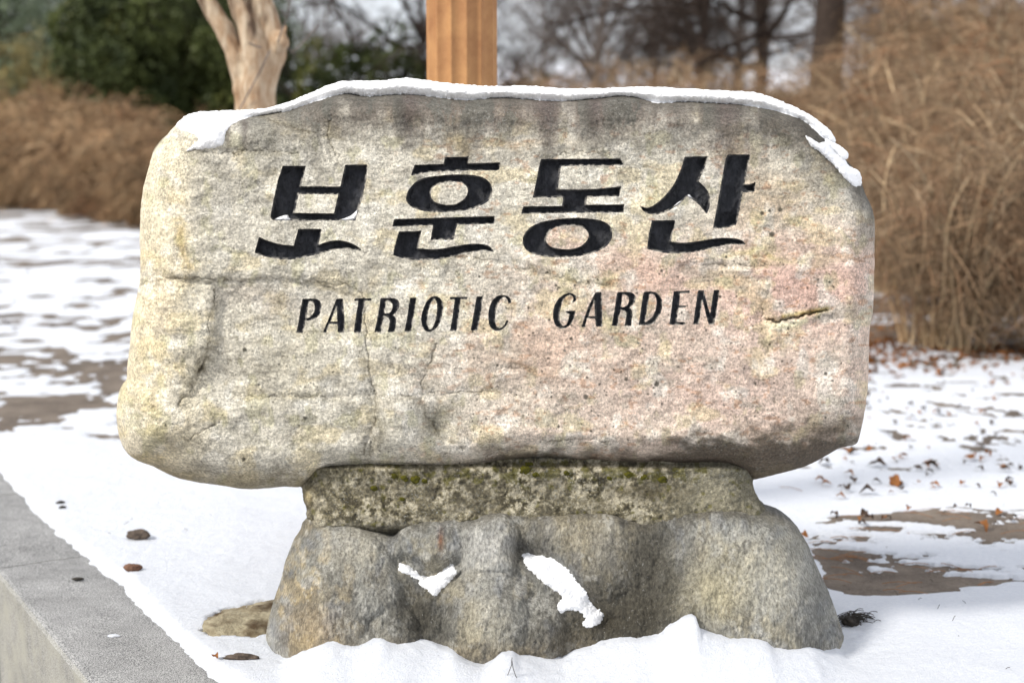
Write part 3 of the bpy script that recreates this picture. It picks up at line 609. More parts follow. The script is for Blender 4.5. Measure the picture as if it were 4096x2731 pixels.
BASE_SIDE = VS([(700,1100),(1768,1100),(1774,1183),(1790,1186),(1825,1208),(1850,1240),(1870,1285),(1890,1330),(1910,1375),(1925,1420),(1938,1460),(1944,1495),(1944,1640),(604,1640),(604,1505),(607,1480),(612,1450),(620,1410),(632,1370),(645,1330),(655,1290),(670,1250),(690,1215)])
def base_depth(X, Y, sd):
    vx, vy = X / S, Y / S
    wx = vx + 14 * fbm(vx / 60, vy / 60, 3, 301); wy = vy + 14 * fbm(vx / 60, vy / 60, 3, 303)
    acc = np.zeros(X.shape); k = 120.0
    for cx, cy, rx, ry, h in LUMPS:
        q = 1 - (np.abs((wx - cx) / rx) ** 2.2 + np.abs((wy - cy) / ry) ** 2.2)
        hh = h * np.where(q > 0, np.clip(q, 0, 1) ** .55, q * .8)
        acc += np.exp(k * np.clip(hh, -.3, .3))
    lum = np.maximum(np.log(acc + 1) / k, 0)
    sx = side_dist(np.array(BASE_SIDE), X, Y)
    prof = (1 - (1 - np.clip(sx / 260, 0, 1)) ** 2.3) ** .5
    topr = (1 - (1 - np.clip(sd / 60, 0, 1)) ** 2) ** .5
    d = prof * (.085 + .035 * topr + .11 * sstep(1180, 1500, vy)) + lum * .36 * sstep(0, 130, sx) * (.55 + .45 * topr)
    d += sstep(0, 30, sd) * (.008 * fbm(vx / 50, vy / 60, 4, 311) + .005 * fbm(vx / 24, vy / 30, 4, 312, .6) + .003 * fbm(vx / 9, vy / 42, 5, 314, .65) + .0035 * fbm(vx / 14, vy / 18, 4, 313, .6) + .0012 * fbm(vx / 4, vy / 5, 3, 315))
    # hewn ledges under the two snow-filled hollows
    d -= .03 * np.exp(-(seg_dist(np.array([(925,1285),(985,1318),(1045,1290)]), vx, vy) / 16) ** 2)
    d -= .035 * np.exp(-(seg_dist(np.array([(1195,1262),(1260,1290),(1330,1360),(1395,1425)]), vx, vy) / 20) ** 2)
    d -= .010 * np.exp(-(seg_dist(np.array([(880,1400),(850,1430),(835,1460)]), vx, vy) / 10) ** 2) + .007 * np.exp(-(seg_dist(np.array([(1085,1318),(1130,1316),(1165,1312)]), vx, vy) / 7) ** 2)
    return d
db = base_depth(FB.X, FB.Y, np.maximum(FB.sd, 0)); PB = -0.04
vx, vy = FB.X / S, FB.Y / S
wx = vx + 30 * fbm(vx / 70, vy / 70, 4, 321, .6); wy = vy + 30 * fbm(vx / 70, vy / 70, 4, 323, .6)
C = np.zeros(FB.X.shape + (3,)) + np.array(s2l(142, 141, 134))
putC(.6 * sstep(0, .4, fbm(vx / 60, vy / 90, 4, 331)), (176, 166, 140)); putC(.5 * sstep(.1, .4, fbm(vx / 40, vy / 90, 4, 333)), (110, 108, 102)); putC(.4 * sstep(.1, .4, fbm(vx / 30, vy / 50, 4, 335)), (134, 140, 150))
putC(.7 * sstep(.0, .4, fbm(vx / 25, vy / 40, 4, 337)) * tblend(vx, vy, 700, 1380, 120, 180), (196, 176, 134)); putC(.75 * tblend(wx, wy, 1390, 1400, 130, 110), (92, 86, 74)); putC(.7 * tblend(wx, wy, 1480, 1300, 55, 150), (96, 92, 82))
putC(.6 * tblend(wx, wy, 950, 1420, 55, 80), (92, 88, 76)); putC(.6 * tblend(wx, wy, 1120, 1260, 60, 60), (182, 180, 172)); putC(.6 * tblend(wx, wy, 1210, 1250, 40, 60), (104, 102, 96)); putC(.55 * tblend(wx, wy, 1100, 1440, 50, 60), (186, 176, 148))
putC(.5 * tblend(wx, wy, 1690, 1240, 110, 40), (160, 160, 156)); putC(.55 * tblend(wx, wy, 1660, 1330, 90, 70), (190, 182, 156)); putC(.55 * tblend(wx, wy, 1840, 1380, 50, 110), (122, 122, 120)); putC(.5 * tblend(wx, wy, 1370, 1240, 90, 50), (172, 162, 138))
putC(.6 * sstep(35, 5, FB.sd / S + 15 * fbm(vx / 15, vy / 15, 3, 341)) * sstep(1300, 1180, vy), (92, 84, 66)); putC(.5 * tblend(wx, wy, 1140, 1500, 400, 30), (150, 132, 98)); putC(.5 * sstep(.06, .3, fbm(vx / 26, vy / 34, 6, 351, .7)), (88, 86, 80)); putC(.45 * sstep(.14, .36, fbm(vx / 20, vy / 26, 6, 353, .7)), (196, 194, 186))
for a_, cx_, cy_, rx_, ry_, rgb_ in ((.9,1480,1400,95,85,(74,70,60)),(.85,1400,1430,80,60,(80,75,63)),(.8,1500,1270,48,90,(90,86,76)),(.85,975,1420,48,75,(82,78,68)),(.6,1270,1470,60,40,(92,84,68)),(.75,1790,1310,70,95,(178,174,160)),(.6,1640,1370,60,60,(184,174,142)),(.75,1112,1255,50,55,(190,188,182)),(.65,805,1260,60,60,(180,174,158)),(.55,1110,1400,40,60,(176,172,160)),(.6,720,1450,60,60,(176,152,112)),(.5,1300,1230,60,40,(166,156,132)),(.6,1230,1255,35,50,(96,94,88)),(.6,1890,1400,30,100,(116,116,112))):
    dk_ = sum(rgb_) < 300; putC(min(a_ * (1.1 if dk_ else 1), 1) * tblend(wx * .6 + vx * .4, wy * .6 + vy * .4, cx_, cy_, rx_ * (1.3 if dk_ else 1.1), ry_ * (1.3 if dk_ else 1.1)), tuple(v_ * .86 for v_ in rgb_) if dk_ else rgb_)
putC(.8 * tblend(vx, vy, 1012, 1240, 7, 22), (112, 66, 40))
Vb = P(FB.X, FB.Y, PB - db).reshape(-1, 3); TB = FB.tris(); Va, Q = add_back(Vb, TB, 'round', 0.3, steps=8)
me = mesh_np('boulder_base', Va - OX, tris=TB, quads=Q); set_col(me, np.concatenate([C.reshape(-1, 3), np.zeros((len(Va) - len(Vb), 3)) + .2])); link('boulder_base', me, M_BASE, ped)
def base_Y(px, py): return PB - interp_grid(FB.gx, FB.gy, db, np.asarray(px, float), np.asarray(py, float))
def neck_Y(px, py): return PB0 - interp_grid(FN.gx, FN.gy, dn, np.asarray(px, float), np.asarray(py, float))

# moss cushions on the neck
mv, mq = [], []
for i in range(16):
    pass

# ---- snow lying on the stones
def snow_patch(name, pts, Yf, thick, label, rough=5, pitch=3.2, seed=0, rim=26, mode='in', depth=0.02, drop=0.0, bulge=0.0):
    f = Field(curve([(x, y, 1) for x, y in VS(pts)], 4), pitch, rough, 0.09, seed)
    d = np.maximum(f.sd, 0)
    Y = Yf(f.X, f.Y) + 0.001 - (thick + .001) * np.sin(np.pi / 2 * np.clip(d / rim, 0, 1)) ** .9 * (1 + .35 * fbm(f.X / 40, f.Y / 40, 4, seed + 3)) + .003 * sstep(0, 8, d) * fbm(f.X / 8, f.Y / 8, 4, seed + 7, .7)
    V = P(f.X, f.Y, Y).reshape(-1, 3); t = f.tris()
    V2, q = add_back(V, t, 'ext', depth, steps=2 if mode == 'in' else 8, drop=drop)
    o = link(name, mesh_np(name, V2, tris=t, quads=q), M_SNOW2); thing(o, label, 'snow'); return o
def capY(x, y):
    v = slab_Y(np.clip(x, F.gx[4], F.gx[-5]), np.clip(y, F.gy[4], F.gy[-5])); ins = interp_grid(F.gx, F.gy, F.sd, np.clip(x, F.gx[4], F.gx[-5]), np.clip(y, F.gy[4], F.gy[-5]))
    k_ = sstep(40, 16, ins); return v * (1 - k_) + np.minimum(v, -.078) * k_
CAP = [(403,290),(414,276),(430,264),(462,256),(500,255),(540,253),(600,250),(660,235),(720,210),(770,190),(800,186),(860,186),(910,181),(940,180),(1000,187),(1050,193),(1130,198),(1210,197),(1290,203),(1370,203),(1450,200),(1510,200),(1600,205),(1700,210),(1740,214),(1800,235),(1850,258),(1890,285),(1915,310),(1918,328),(1905,325),(1886,314),(1862,292),(1839,275),(1787,258),(1714,243),(1640,237),(1568,234),(1510,238),(1462,224),(1425,220),(1370,226),(1289,233),(1220,230),(1149,224),(1068,231),(988,222),(930,217),(880,219),(838,222),(800,214),(745,228),(700,242),(655,258),(640,256),(600,264),(560,274),(530,290),(520,305),(515,325),(505,338),(470,343),(440,346),(424,350),(432,340),(448,328),(455,318),(435,306),(415,300)]
snow_patch('snow_ridge', CAP, capY, 0.02, 'long white snow cap lying along the top edge of the carved boulder', 5, 3.0, 51, 46, 'ext', 0.26, 0.10)
snow_patch('shoulder_snow', [(1895,315),(1922,330),(1945,348),(1948,362),(1935,368),(1918,352),(1900,338)], capY, .018, 'small snow lump on the right shoulder, just above the long snow streak', 3, 2.6, 61, 20)
snow_patch('shoulder_snow', [(1850,313),(1862,316),(1880,328),(1895,326),(1912,336),(1925,352),(1940,365),(1952,382),(1972,392),(1978,405),(1978,425),(1965,429),(1950,420),(1935,405),(1915,380),(1895,362),(1880,348),(1862,335)], capY, .022, 'diagonal snow streak stuck to the rounded right shoulder of the carved boulder', 4, 2.6, 63, 24)
snow_patch('pedestal_snow', [(918,1292),(935,1296),(955,1310),(975,1322),(1000,1318),(1025,1302),(1040,1296),(1050,1315),(1040,1330),(1015,1355),(1002,1368),(985,1358),(965,1342),(958,1330),(930,1318),(915,1310)], base_Y, .010, 'small heart-like snow patch in the left hollow of the rock pedestal', 9, 2.6, 71, 30)
snow_patch('pedestal_snow', [(1197,1270),(1215,1270),(1240,1275),(1265,1280),(1290,1295),(1310,1312),(1325,1335),(1345,1355),(1355,1380),(1370,1395),(1388,1408),(1380,1430),(1355,1443),(1338,1435),(1342,1418),(1330,1405),(1305,1402),(1285,1408),(1280,1385),(1290,1372),(1270,1355),(1250,1340),(1225,1318),(1208,1300)], base_Y, .011, 'long curved snow streak running down the middle of the rock pedestal', 10, 2.6, 73, 34)
CV = lambda off, pts: [((x * K + off[0]) / S, (y * K + off[1]) / S) for x, y in pts]
def letY(x, y): return interp_grid(F.gx, F.gy, FY, x, y)
def letS(x, y): return slab_Y(x, y) + .012
for off, pts, lb in ((H1, [(362,945),(400,915),(460,895),(525,880),(550,920),(590,950),(450,953)], 'snow crumbs in the lower left corner of the first carved character'),
                     (H1, [(1385,948),(1180,948),(1260,915),(1340,880),(1430,800),(1425,870)], 'snow crumbs in the lower right corner of the first carved character'),
                     (H4, [(545,770),(640,700),(715,640),(745,625),(775,655),(820,700),(800,708),(720,655),(650,715),(560,780)], 'thin line of snow under the fork of the fourth carved character')):
    snow_patch('letter_snow', CV(off, pts), letS, .006, lb, 2, 2.0, 81, 14)

# ------------------------------------------------------------------ ground
k1a, k1b = G(0, 1871)[:2], G(931, 2726)[:2]
k2a, k2b = G(0, 2305)[:2], G(344, 2731)[:2]
kd = (k1b - k1a) / np.linalg.norm(k1b - k1a); kn = np.array([-kd[1], kd[0]])     # kn points to the garden side
if np.dot(k2a - k1a, kn) > 0: kn = -kn
KW = abs((np.dot(k2a - k1a, kn) + np.dot(k2b - k1a, kn)) / 2)
print('kerb', k1a, k1b, k2a, k2b, 'dir', kd, 'w', KW, np.dot(k2a - k1a, kn), np.dot(k2b - k1a, kn))
def kerb_side(x, y): return (x - k1a[0]) * kn[0] + (y - k1a[1]) * kn[1]     # >0 on the garden side, negative on the kerb
def terrain(x, y):
    x = np.asarray(x, float); y = np.asarray(y, float)
    rise = 1.5 * sstep(6.5, 22, y + 0.25 * x) * sstep(-1.5, 6, x) + 0.35 * sstep(8, 40, y)
    far = 3.0 * sstep(25, 90, y)
    z = rise + far + 0.012 * fbm(x * .9, y * .9, 3, 401) * sstep(0.15, .6, kerb_side(x, y)) - .012 * sstep(.05, -.02, kerb_side(x, y)) 
    step = sstep(-KW * .45, -KW * .55, kerb_side(x, y))
    return z - .5 * step * (y < 20)
def axis(a, b, fine, grow, lo, hi):
    c = list(np.arange(a, b, fine)); s = fine; v = c[-1]
    while v < hi: s *= grow; v += s; c.append(v)
    s = fine; v = c[0]; pre = []
    while v > lo: s *= grow; v -= s; pre.append(v)
    return np.array(pre[::-1] + c)
def grid_mesh(name, gx, gy, zf):
    X, Y = np.meshgrid(gx, gy); Z = zf(X, Y); ny, nx = X.shape; idx = np.arange(ny * nx).reshape(ny, nx)
    q = np.stack([idx[:-1, :-1], idx[:-1, 1:], idx[1:, 1:], idx[1:, :-1]], -1).reshape(-1, 4)
    return X, Y, Z, q
gx = axis(-3, 3, .03, 1.06, -250, 250); gy = axis(-3, 5, .03, 1.05, -8, 400)
X, Y, Z, q = grid_mesh('g', gx, gy, lambda x, y: terrain(x, y) + .003 * fbm(x * 18, y * 18, 4, 405))
o = link('ground', mesh_np('ground', np.stack([X, Y, Z], -1).reshape(-1, 3), quads=q), M_SOIL); o['kind'] = 'structure'
# snow line against the pedestal
SL = np.array([(480,1512),(606,1513),(640,1512),(665,1508),(690,1498),(720,1488),(745,1474),(770,1470),(790,1478),(820,1478),(850,1464),(880,1460),(910,1470),(935,1472),(960,1465),(990,1466),(1020,1478),(1045,1490),(1075,1510),(1110,1520),(1135,1508),(1150,1494),(1175,1490),(1195,1502),(1225,1504),(1260,1511),(1290,1505),(1320,1488),(1350,1482),(1380,1470),(1450,1460),(1490,1457),(1515,1450),(1530,1434),(1550,1424),(1572,1410),(1592,1405),(1600,1412),(1605,1436),(1630,1450),(1665,1462),(1700,1464),(1725,1466),(1760,1474),(1775,1488),(1815,1494),(1860,1486),(1890,1492),(1920,1482),(1943,1486),(1990,1500)]) * S
yb = base_Y(np.clip(SL[:, 0], FB.gx[3], FB.gx[-4]), SL[:, 1]); yb = np.where((SL[:, 0] < 606 * S) | (SL[:, 0] > 1944 * S), PB, yb)
SLw = P(SL[:, 0], SL[:, 1], yb)
def snow_h(x, y):
    t = terrain(x, y)
    ks = kerb_side(x, y) + .022 * fbm(x * 9, y * 9, 5, 421, .65) + .02 * fbm(x * 2.5, y * 2.5, 3, 423)
    thin = np.maximum(sstep(.08, .45, y) * sstep(.65, 1.0, x), sstep(1.9, 3.0, y)); base = (.034 + .013 * fbm(x * 2.2, y * 2.2, 3, 411) + .004 * fbm(x * 6, y * 6, 3, 412)) * (1 - .72 * thin) + .0024 * fbm(x * 16, y * 16, 4, 413, .6)
    # bare strip to the right, old paving to the left, thin cover further off
    e = fbm(x * 1.2, y * 3.4, 5, 431, .62)
    m1 = sstep(.80, 1.15, x + .12 * e) * sstep(.30, .58, y + .22 * e - .05 * (x - 1)) * sstep(1.42, 1.08, y + .3 * e - .18 * (x - 1.2))
    isl = sstep(.12, .26, fbm(x * 2.3, y * 6.5, 5, 437, .6) + .25 * fbm(x * 13, y * 22, 4, 439, .65))
    e2 = fbm(x * 1.1, y * 2.2, 5, 441, .66) + .30 * fbm(x * 7, y * 9, 4, 443, .65)
    m2 = sstep(-.5, -1.0, x) * (sstep(2.2, 2.9, y) * sstep(6.2, 5.0, y) * sstep(-.18, .0, e2) * sstep(.14, .0, fbm(x * 2.6, y * 3.2, 5, 447, .65)) + .8 * sstep(2.5, 5, y) * sstep(.16, .3, fbm(x * 3.4, y * 3.4, 5, 449, .65)) + sstep(6.9, 7.2, y) * sstep(7.9, 7.6, y) * sstep(.0, .2, e2 + .1))
    m3 = sstep(1.2, 2.6, y) * sstep(0, 1.2, x) * sstep(.12, .30, fbm(x * 7, y * 8, 5, 451, .68) + .10 * sstep(3.5, 6, y))
    m4 = sstep(8, 15, y) * .95 * sstep(-.04, .26, fbm(x * 1.6, y * 1.6, 5, 461, .7)) + sstep(4.2, 6.0, y + .3 * e) * sstep(.4, 1.6, x) * sstep(-.15, .15, fbm(x * 2, y * 2, 5, 463, .7))
    bare = np.clip(m1 * (1 - isl) + m2 + .9 * m3 + m4, 0, 1)
    h = base - (.075 - .050 * thin) * bare * (.35 + .65 * bare)
    h = np.where(ks < .07, np.minimum(h, .004 + (ks + .035) * 1.0), h) + .012 * sstep(.05, -.02, kerb_side(x, y))
    zl = np.interp(x, SLw[:, 0], SLw[:, 2]) - .034; yl = np.interp(x, SLw[:, 0], SLw[:, 1])
    near = sstep(SLw[0, 0] - .05, SLw[0, 0] + .08, x) * sstep(SLw[-1, 0] + .12, SLw[-1, 0] - .02, x)
    bank = (np.maximum(zl, 0) + .004 * fbm(x * 40, y * 40, 3, 471)) * near * sstep(-.19, -.01, y - yl) * sstep(.35, .15, y - yl)
    h = h + bank
    # keep the flat rock by the pedestal's left foot clear
    fr = flatrock_mask(x, y); h = h - .08 * fr
    return t + np.maximum(h, -.05)
frc = G(990, 2522)[:2]
def flatrock_mask(x, y):
    q = np.hypot((x - frc[0]) / .092, (y - frc[1]) / .135) + .45 * fbm(x * 14, y * 14, 5, 481, .65); return sstep(1.10, .92, q)
gx = axis(-1.75, 2.1, .0085, 1.035, -60, 60); gy = axis(-.75, 1.5, .0085, 1.017, -2.2, 45)
X, Y, Z, q = grid_mesh('s', gx, gy, snow_h)
print('snow grid', X.shape)
Tz = terrain(X, Y); keep = (Z > Tz - .025).ravel(); q = q[keep[q].any(1)]
Vc, Fc, used = compact(np.stack([X, Y, Z], -1).reshape(-1, 3), q)
o = link('snow_cover', mesh_np('snow_cover', Vc, quads=Fc), M_SNOW); o['kind'] = 'structure'
def ground_z(x, y): return float(terrain(np.array([x]), np.array([y]))[0])
def surf_z(x, y): return max(ground_z(x, y), float(snow_h(np.array([x]), np.array([y]))[0]))

# ---- granite kerb: separate stones
kerb = empty('granite_kerb', (k1a[0], k1a[1], 0)); kerb['kind'] = 'structure'
def rounded_box(a, b, wdt, dep_, name):
    L = b - a; segs = 22; hw = wdt; r = .010
    prof = [(0, -dep_), (0, -.012), (.003, -.004), (.010, 0), (hw * .5, 0.0015), (hw - .016, 0), (hw - .006, -.004), (hw, -.014), (hw, -dep_)]
    V = []
    for i in range(segs + 1):
        u = a + L * i / segs
        for (t_, z_) in prof:
            jx = .0018 * float(fbm(np.array([u * 9.0]), np.array([t_ * 30 + z_ * 11]), 3, 501)[0]) if -.02 < z_ else 0
            V.append((u, -t_ + jx, z_ + jx))
    V = np.array(V); n = len(prof)
    Q = [(i * n + j, i * n + j + 1, (i + 1) * n + j + 1, (i + 1) * n + j) for i in range(segs) for j in range(n - 1)]
    c0 = [tuple(range(n))[::-1], tuple(range(segs * n, segs * n + n))]
    me = bpy.data.meshes.new(name); me.from_pydata([tuple(v) for v in V], [], Q + c0); me.update(); me.validate()
    return me
kang = math.atan2(kd[1], kd[0]); kerb.rotation_euler[2] = kang
flip = 1 if np.dot(kn, [-math.sin(kang), math.cos(kang)]) > 0 else -1
joint = np.dot(G(200, 2250)[:2] - k1a, kd)
for i, (a, b) in enumerate(((joint - 2.2 - .95, joint - 1.1 - .955), (joint - 2.05, joint - .95 - .005), (joint - .95, joint - .005), (joint + .005, joint + 2.6))):
    if i == 0: a, b = joint - 3.15, joint - 2.055
    me = rounded_box(a, b, KW, .5, 'kerb_stone')
    if flip < 0: me.transform(__import__('mathutils').Matrix.Scale(-1, 4, Vector((0, 1, 0)))); me.flip_normals()
    o = link('kerb_stone', me, M_KERB, kerb); o.location = (0, 0, .004 + .0012 * (i % 2))

# ------------------------------------------------------------------ post behind the stone
post_y = 0.95
pl, pr = P(1705, 100, post_y), P(1988, 100, post_y); prad = (pr[0] - pl[0]) / 2; pcx = (pr[0] + pl[0]) / 2
n = 192; th = np.arange(n) / n * 2 * np.pi; fl = np.abs(np.sin(th * 7 + .30)); prof = prad * (1.02 - .12 * (fl ** .7))
zz = np.concatenate([[0.0, .5], np.linspace(1.0, 2.6, 50), [4.2]])
V = np.stack([np.outer(1 + .0 * zz, prof * np.cos(th)), np.outer(1 + 0 * zz, prof * np.sin(th)), np.outer(zz, 1 + 0 * th)], -1)
idx = np.arange(len(zz) * n).reshape(len(zz), n); q = np.stack([idx[:-1], np.roll(idx, -1, 1)[:-1], np.roll(idx, -1, 1)[1:], idx[1:]], -1).reshape(-1, 4)
post = empty('fluted_post', (pcx, post_y, 0)); thing(post, 'thick fluted orange-brown post standing just behind the carved boulder', 'post')
link('shaft', mesh_np('shaft', V.reshape(-1, 3), quads=q), M_POST, post)
bp = [(prad * 1.5, 0), (prad * 1.5, .12), (prad * 1.3, .16), (prad * 1.12, .2), (prad * 1.05, .22)]
th2 = np.arange(48) / 48 * 2 * np.pi; V = np.array([[(r * math.cos(t), r * math.sin(t), z) for t in th2] for r, z in bp]).reshape(-1, 3); idx = np.arange(len(bp) * 48).reshape(len(bp), 48)
link('foot_ring', mesh_np('foot_ring', V, quads=np.stack([idx[:-1], np.roll(idx, -1, 1)[:-1], np.roll(idx, -1, 1)[1:], idx[1:]], -1).reshape(-1, 4)), M_POST, post)

# ------------------------------------------------------------------ smooth-barked tree
TY = 2.6
def cpt(x, y, Y=TY): return P(x * .638, y * .638, Y)
pxm = .638 * (TY - CAM_Y) / FPX
stems = [([(1230,-120),(1285,0),(1345,100),(1410,190),(1480,340),(1530,500),(1545,640),(1560,900)], [50,50,52,60,68,72,84,110], 0),
         ([(1440,-120),(1470,0),(1540,160),(1590,300),(1600,450),(1590,600),(1590,900)], [56,58,62,66,70,84,120], -.055),
         ([(1590,-120),(1620,0),(1665,120),(1705,250),(1715,350),(1690,480),(1650,600),(1620,900)], [70,74,78,82,78,70,74,100], .0),
         ([(1740,200),(1760,262),(1745,330)], [30,58,34], -.04), ([(1800,160),(1770,230),(1740,280)], [10,22,40], -.05)]
lst = []
for pts, rr, oy in stems:
    pts = np.array(pts, float); tt = np.linspace(0, len(pts) - 1, 34 if len(pts) > 4 else 10)
    px_ = np.interp(tt, range(len(pts)), pts[:, 0]); py_ = np.interp(tt, range(len(pts)), pts[:, 1]); r_ = np.interp(tt, range(len(pts)), rr)
    ker = np.array([.25, .5, .25]); px_[1:-1] = np.convolve(px_, ker, 'same')[1:-1]
    W = cpt(px_, py_, TY + oy); rad = r_ * pxm * (1 + .10 * fbm(tt * 2.2, tt * 0 + oy * 50, 3, 601))
    lst.append(tubes(W[None], rad[None], 12))
# trunk to the ground and upper limbs out of frame
b0 = cpt(1585, 880); gz = ground_z(b0[0], TY)
lst.append(tubes(np.array([[(b0[0], TY, gz - .1), (b0[0], TY, gz + .1), (b0[0], TY, b0[2])]]), np.array([[.16, .12, .095]]), 16))
V, Q = merge(lst)
for (vv) in (0,): 
    nrm = fbm(V[:, 0] * 18 + V[:, 1] * 7, V[:, 2] * 9, 4, 611); V = V + np.stack([nrm, nrm * .8, nrm * 0], -1) * .012
tree0 = empty('smooth_barked_tree', (b0[0], TY, gz)); thing(tree0, 'bare tree with smooth peeling tan bark and a knotty forked trunk behind the boulder', 'tree')
V = V - np.array([b0[0], TY, gz]); o = link('trunk', mesh_np('trunk', V, quads=Q), M_BARK, tree0)
# cap tube ends for the voxel remesh
md = o.modifiers.new('fuse', 'REMESH'); md.mode = 'VOXEL'; md.voxel_size = .008; md.use_smooth_shade = True
sm_ = o.modifiers.new('soft', 'SMOOTH'); sm_.iterations = 1
def caps_fix(me):
    import bmesh
    bm = bmesh.new(); bm.from_mesh(me); ed = [e for e in bm.edges if e.is_boundary]; bmesh.ops.holes_fill(bm, edges=ed); bm.to_mesh(me); bm.free()
caps_fix(o.data)
# limbs above the frame
def arcs(p0, dirs, length, k, bend, rad0, rad1, r, droop=0.0, wob=.12):
    n = len(p0); t = np.linspace(0, 1, k)[None, :, None]; L = length[:, None, None]
    side = np.cross(dirs, r.normal(size=(n, 3))); side /= np.linalg.norm(side, axis=1, keepdims=True) + 1e-9
    side2 = np.cross(dirs, side)
    ph = r.uniform(0, 6.28, (n, 1, 1)); fr = r.uniform(2, 6, (n, 1, 1))
    PT = p0[:, None] + dirs[:, None] * L * t + side[:, None] * L * (bend * t ** 2 * r.uniform(-1, 1, (n, 1, 1)) + wob * t * np.sin(fr * t + ph) * .4) + side2[:, None] * L * wob * .4 * t * np.cos(fr * 1.3 * t + ph)
    PT[..., 2] -= (droop * L[..., 0] * t[..., 0] ** 2)
    RD = rad0[:, None] * (1 - t[..., 0]) + rad1[:, None] * t[..., 0]
    return PT, RD
def unit(v): return v / (np.linalg.norm(v, axis=-1, keepdims=True) + 1e-9)
def grow_from(PT, n, r, spread, lo=.2):
    k = PT.shape[1]; i = r.integers(0, len(PT), n); u = r.uniform(lo, .98, n) * (k - 1); j = np.floor(u).astype(int); f = (u - j)[:, None]
    p = PT[i, j] * (1 - f) + PT[i, np.minimum(j + 1, k - 1)] * f; d = unit(PT[i, np.minimum(j + 1, k - 1)] - PT[i, j])
    return p, unit(d + spread * r.normal(size=(n, 3))), u / (k - 1), i
r = np.random.default_rng(3)
W0 = np.array([cpt(1230, -110), cpt(1440, -110), cpt(1590, -110)]) - np.array([b0[0], TY, gz])
PT, RD = arcs(W0, unit(np.array([[-.35, .1, 1], [-.05, .2, 1], [.25, -.05, 1]])), np.array([1.6, 1.8, 1.7]), 8, .2, np.array([.035, .043, .05]), np.array([.012] * 3), r)
l1 = tubes(PT, RD, 8); p, d, u, _ = grow_from(PT, 30, r, .5); PT2, RD2 = arcs(p, d, r.uniform(.5, 1.1, 30), 6, .2, np.full(30, .012), np.full(30, .004), r); l2 = tubes(PT2, RD2, 4)
V, Q = merge([l1, l2]); link('crown', mesh_np('crown', V, quads=Q), M_BARK, tree0)
tw = []
for pts in ([(1740,270),(1765,200),(1800,110),(1812,40),(1815,-10)], [(1800,300),(1830,330),(1880,290),(1940,220),(2000,160)], [(1500,690),(1560,580),(1630,450),(1690,320)], [(1800,110),(1780,90),(1760,60)], [(1640,300),(1600,290),(1560,270)]):
    pts = np.array(pts, float); W = cpt(pts[:, 0], pts[:, 1], TY - .13); tw.append(tubes(W[None], np.full((1, len(pts)), .0032), 4))
V, Q = merge(tw); link('twig', mesh_np('twig', V - np.array([b0[0], TY, gz]), quads=Q), M_GREYW, tree0)

# ------------------------------------------------------------------ shrubs made of twigs
def brush(seed, w, d, h, ncane, n2, n3, thin=1.0, arch=.5):
    r = np.random.default_rng(seed)
    p0 = np.stack([r.uniform(-w, w, ncane) * .2, r.uniform(-d, d, ncane) * .2, np.full(ncane, -.05)], 1)
    a = r.uniform(0, 2 * np.pi, ncane); lean = r.uniform(.05, .85, ncane)
    dirs = unit(np.stack([np.cos(a) * lean * w / h * .6, np.sin(a) * lean * d / h * .6, np.ones(ncane)], 1))
    C1, R1 = arcs(p0, dirs, r.uniform(.7, 1.35, ncane) * h * 1.15, 9, .25, r.uniform(.006, .012, ncane) * max(thin, 1.25), np.full(ncane, .0024 * max(thin, 1.25)), r, arch * .5, .10)
    p, dd, u, _ = grow_from(C1, n2, r, .75, .12); dd[:, 2] = np.abs(dd[:, 2]) * .6 + .05
    C2, R2 = arcs(p, unit(dd), r.uniform(.25, .75, n2) * h * .6, 6, .35, r.uniform(.0025, .005, n2) * thin, np.full(n2, .0012 * thin), r, arch, .22)
    p, dd, u, _ = grow_from(C2, n3, r, .9, .05)
    C3, R3 = arcs(p, dd, r.uniform(.10, .38, n3) * h * .5, 4, .4, r.uniform(.0016, .003, n3) * thin, np.full(n3, .0009 * thin), r, .3, .25)
    z = []
    for Cc in (C1, C2, C3):
        low = np.minimum(Cc[..., 2], .12); Cc[..., 2] = np.where(Cc[..., 2] < .12, .12 + (low - .12) * .35, Cc[..., 2]) if Cc is not C1 else np.maximum(Cc[..., 2], -.05)
    c1 = twig_col(None, len(C1), 9, 4, seed, .6, 1.5); c23 = np.concatenate([twig_col(None, len(C2), 6, 3, seed + 1), twig_col(None, len(C3), 4, 3, seed + 2)])
    return tubes(C1, R1, 4) + (c1,), merge([tubes(C2, R2, 3), tubes(C3, R3, 3)]) + (c23,)
def make_brush(name, seed, w, d, h, n1, n2, n3, label, cat, m1, m2, thin=1.0, arch=.5, group=None):
    a, b = brush(seed, w, d, h, n1, n2, n3, thin, arch)
    root = empty(name); thing(root, label, cat, group)
    me = mesh_np('canes', a[0], quads=a[1]); set_col(me, a[2]); link('canes', me, m1, root); me = mesh_np('twigs', b[0], quads=b[1]); set_col(me, b[2]); link('twigs', me, m2, root)
    return root
def place(root, x, y, rz, s=1.0, sz=1.0, first=False, label=None):
    o = root if first else copy_tree(root)
    o.location = (x, y, ground_z(x, y)); o.rotation_euler = (0, 0, rz); o.scale = (s, s, s * sz)
    if label: o['label'] = label
    return o
def at(vx_, dist): return (vx_ * S - 2048) / FPX * dist, dist + CAM_Y
BA = make_brush('arching_shrub', 21, 1.25, .9, 1.55, 70, 1500, 5200, '', 'shrub', M_CANE, M_TWIG, .82, .68, 'dry brown shrubs on the right bank')
BB = make_brush('arching_shrub', 22, 1.4, 1.0, 1.5, 90, 1700, 5600, '', 'shrub', M_CANE, M_TWIG, 1.15, .6, 'dry brown shrubs on the right bank')
